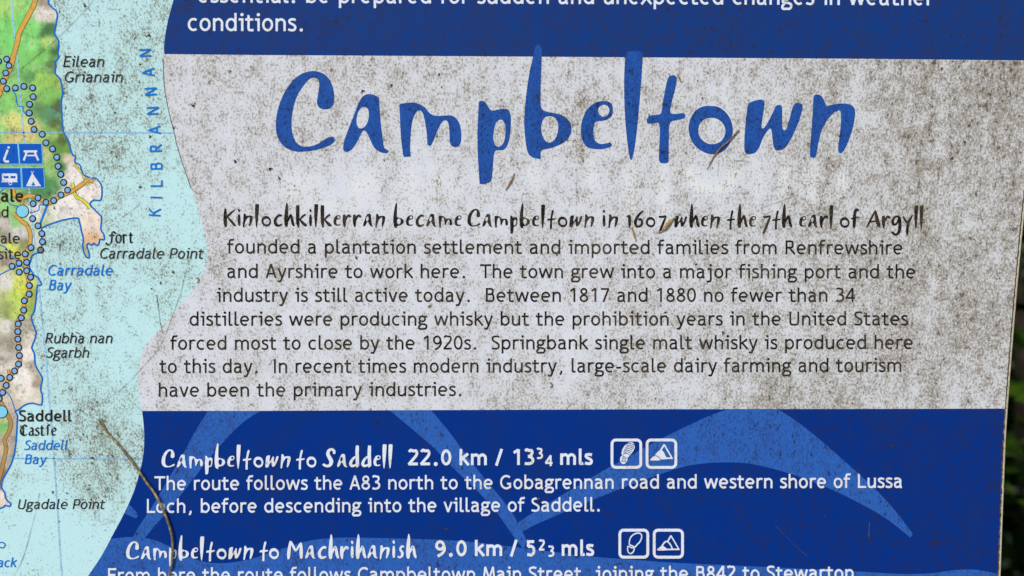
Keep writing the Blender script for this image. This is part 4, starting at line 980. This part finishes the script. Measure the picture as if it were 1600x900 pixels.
GRP = 'bits of dead plant stuck to the panel'
tag(tube('dead_grass_blade', [(1154.5, 203, 1.4), (1148, 210, 1.9), (1139, 220, 1.9), (1127, 230, 2.1), (1117, 242, 1.9), (1110, 254, 1.2), (1104.5, 265, .4)], M['brown'], None, .5, wob=.3), 'thin dark brown grass blade lying across the letter o of the big heading', 'plant debris', GRP)
tag(tube('seed_husk', [(1056, 339, 1.4), (1051, 343, 3.2), (1045, 348, 5.0), (1040, 356, 4.2), (1034, 361, 2.0), (1028.5, 363.5, 1.4)], M['husk'], None, .35, wob=.6), 'ragged tan seed husk stuck beside the year 1607', 'plant debris', GRP)
tag(tube('plant_sliver', [(987, 354, 1.0), (989, 361, 2.2), (991.5, 369, 2.2), (993.5, 375.5, 1.0)], M['husk'], None, .45, wob=.4), 'short brown sliver stuck below the first digit of 1607', 'plant debris', GRP)
tag(tube('plant_sliver', [(804, 270.5, 1.0), (801, 278, 2.2), (796, 287, 2.2), (790, 297.5, .8)], M['husk'], None, .45, wob=.4), 'short brown sliver leaning right, below and right of the tail of the heading letter p', 'plant debris', GRP)
tag(tube('plant_sliver', [(1057.5, 115.5, .9), (1060, 120, 1.8), (1062, 124, 1.5), (1064, 128.5, .9)], M['husk'], None, .5, wob=.5), 'tiny brown sliver at the top of the heading letter t', 'plant debris', GRP)
tag(tube('black_scrap', [(837, 772, .7), (839.5, 777, 1.8), (843, 783, 2.0), (847, 788, .8)], M['char'], None, .5, wob=.5), 'small black scrap stuck on the capital S in the lower blue band text', 'plant debris', GRP)
tag(tube('seed_case', [(859, 597, 1.0), (862, 599.5, 1.6), (862.5, 603, 1.5), (859, 604.5, 1.0)], M['brown'], None, .5), 'tiny curled brown seed case below the word industry in the paragraph', 'plant debris', GRP)
tag(tube('seed_case', [(306.5, 434.5, 1.2), (310, 434, 1.3), (311, 438, 1.3), (308.5, 442, 1.2)], M['husk'], None, .5), 'tan curled seed case on the rim of the map beside the paragraph', 'plant debris', GRP)
tag(tube('seed', [(668.5, 479, .6), (671, 477.6, 1.8), (674, 475.6, .7)], M['husk'], None, .6), 'single orange brown seed below the word today', 'plant debris', GRP)
tag(tube('plant_sliver', [(1068.5, 554.5, .8), (1070, 558, 1.6), (1068.5, 562.5, .8)], M['husk'], None, .5), 'tiny brown sliver above the letter d of the word dairy', 'plant debris', GRP)
tag(tube('plant_sliver', [(151, 446, .7), (154, 448, 1.1), (157, 450.5, .6)], M['brown'], None, .5), 'tiny dark splinter on the turquoise sea right of the blue name Carradale Bay', 'plant debris', GRP)
tag(tube('plant_sliver', [(118, 518.5, .7), (122, 519.5, 1.2), (126, 522.5, .6)], M['brown'], None, .5), 'tiny bent splinter above the black name Rubha nan', 'plant debris', GRP)

# ------------------------------------------------------------------ shrubbery in the shade behind the panel
def shrub(loc, hgt, rad, nleaf, seed, label):
    rnd = random.Random(seed)
    root = bpy.data.objects.new('leafy_shrub', None); root.empty_display_size = .1; COL.objects.link(root); root.location = loc
    tag(root, label, 'shrub')
    for k in range(6):
        bm = bmesh.new(); a = rnd.uniform(0, 6.28); p = Vector((0, 0, 0)); rings = []
        d = Vector((math.cos(a) * .35, math.sin(a) * .35, 1)).normalized()
        for i in range(9):
            r = .018 * (1 - i / 10)
            rings.append([bm.verts.new(p + Vector((math.cos(t) * r, math.sin(t) * r, 0))) for t in [j * 6.2832 / 6 for j in range(6)]])
            p = p + d * hgt * .11 + Vector((rnd.uniform(-.02, .02), rnd.uniform(-.02, .02), 0))
        for ra, rb in zip(rings, rings[1:]):
            for j in range(6): bm.faces.new((ra[j], ra[(j + 1) % 6], rb[(j + 1) % 6], rb[j]))
        me = bpy.data.meshes.new('branch'); bm.to_mesh(me); bm.free(); link('branch', me, [M['bark']], root)
    v = []; f = []
    clumps = [(Vector((rnd.uniform(-1, 1) * rad, rnd.uniform(-1, 1) * rad, rnd.uniform(.05, 1) * hgt)), rnd.uniform(.07, .16)) for _ in range(110)]
    for i in range(nleaf):
        c, cr = rnd.choice(clumps)
        p = c + Vector((rnd.gauss(0, cr), rnd.gauss(0, cr), rnd.gauss(0, cr)))
        if p.z < 0.02: continue
        L = rnd.uniform(.028, .055); W = L * rnd.uniform(.28, .42)
        dr = Vector((rnd.gauss(0, 1), rnd.gauss(0, 1), rnd.gauss(-.2, .6))).normalized()
        sdv = dr.cross(Vector((rnd.gauss(0, .5), rnd.gauss(0, .5), 1))).normalized(); up = sdv.cross(dr)
        b = len(v)
        v += [tuple(p), tuple(p + dr * L * .45 + sdv * W + up * W * .3), tuple(p + dr * L), tuple(p + dr * L * .45 - sdv * W + up * W * .3), tuple(p + dr * L * .5)]
        f += [(b, b + 1, b + 4), (b + 1, b + 2, b + 4), (b + 2, b + 3, b + 4), (b + 3, b, b + 4)]
    me = bpy.data.meshes.new('foliage'); me.from_pydata(v, [], f); me.update()
    link('foliage', me, [M['leaf']], root)
shrub((0.95, 0.80, 0.0), 1.9, 0.42, 9000, 11, 'dark green leafy shrub in shade beyond the right edge of the panel')
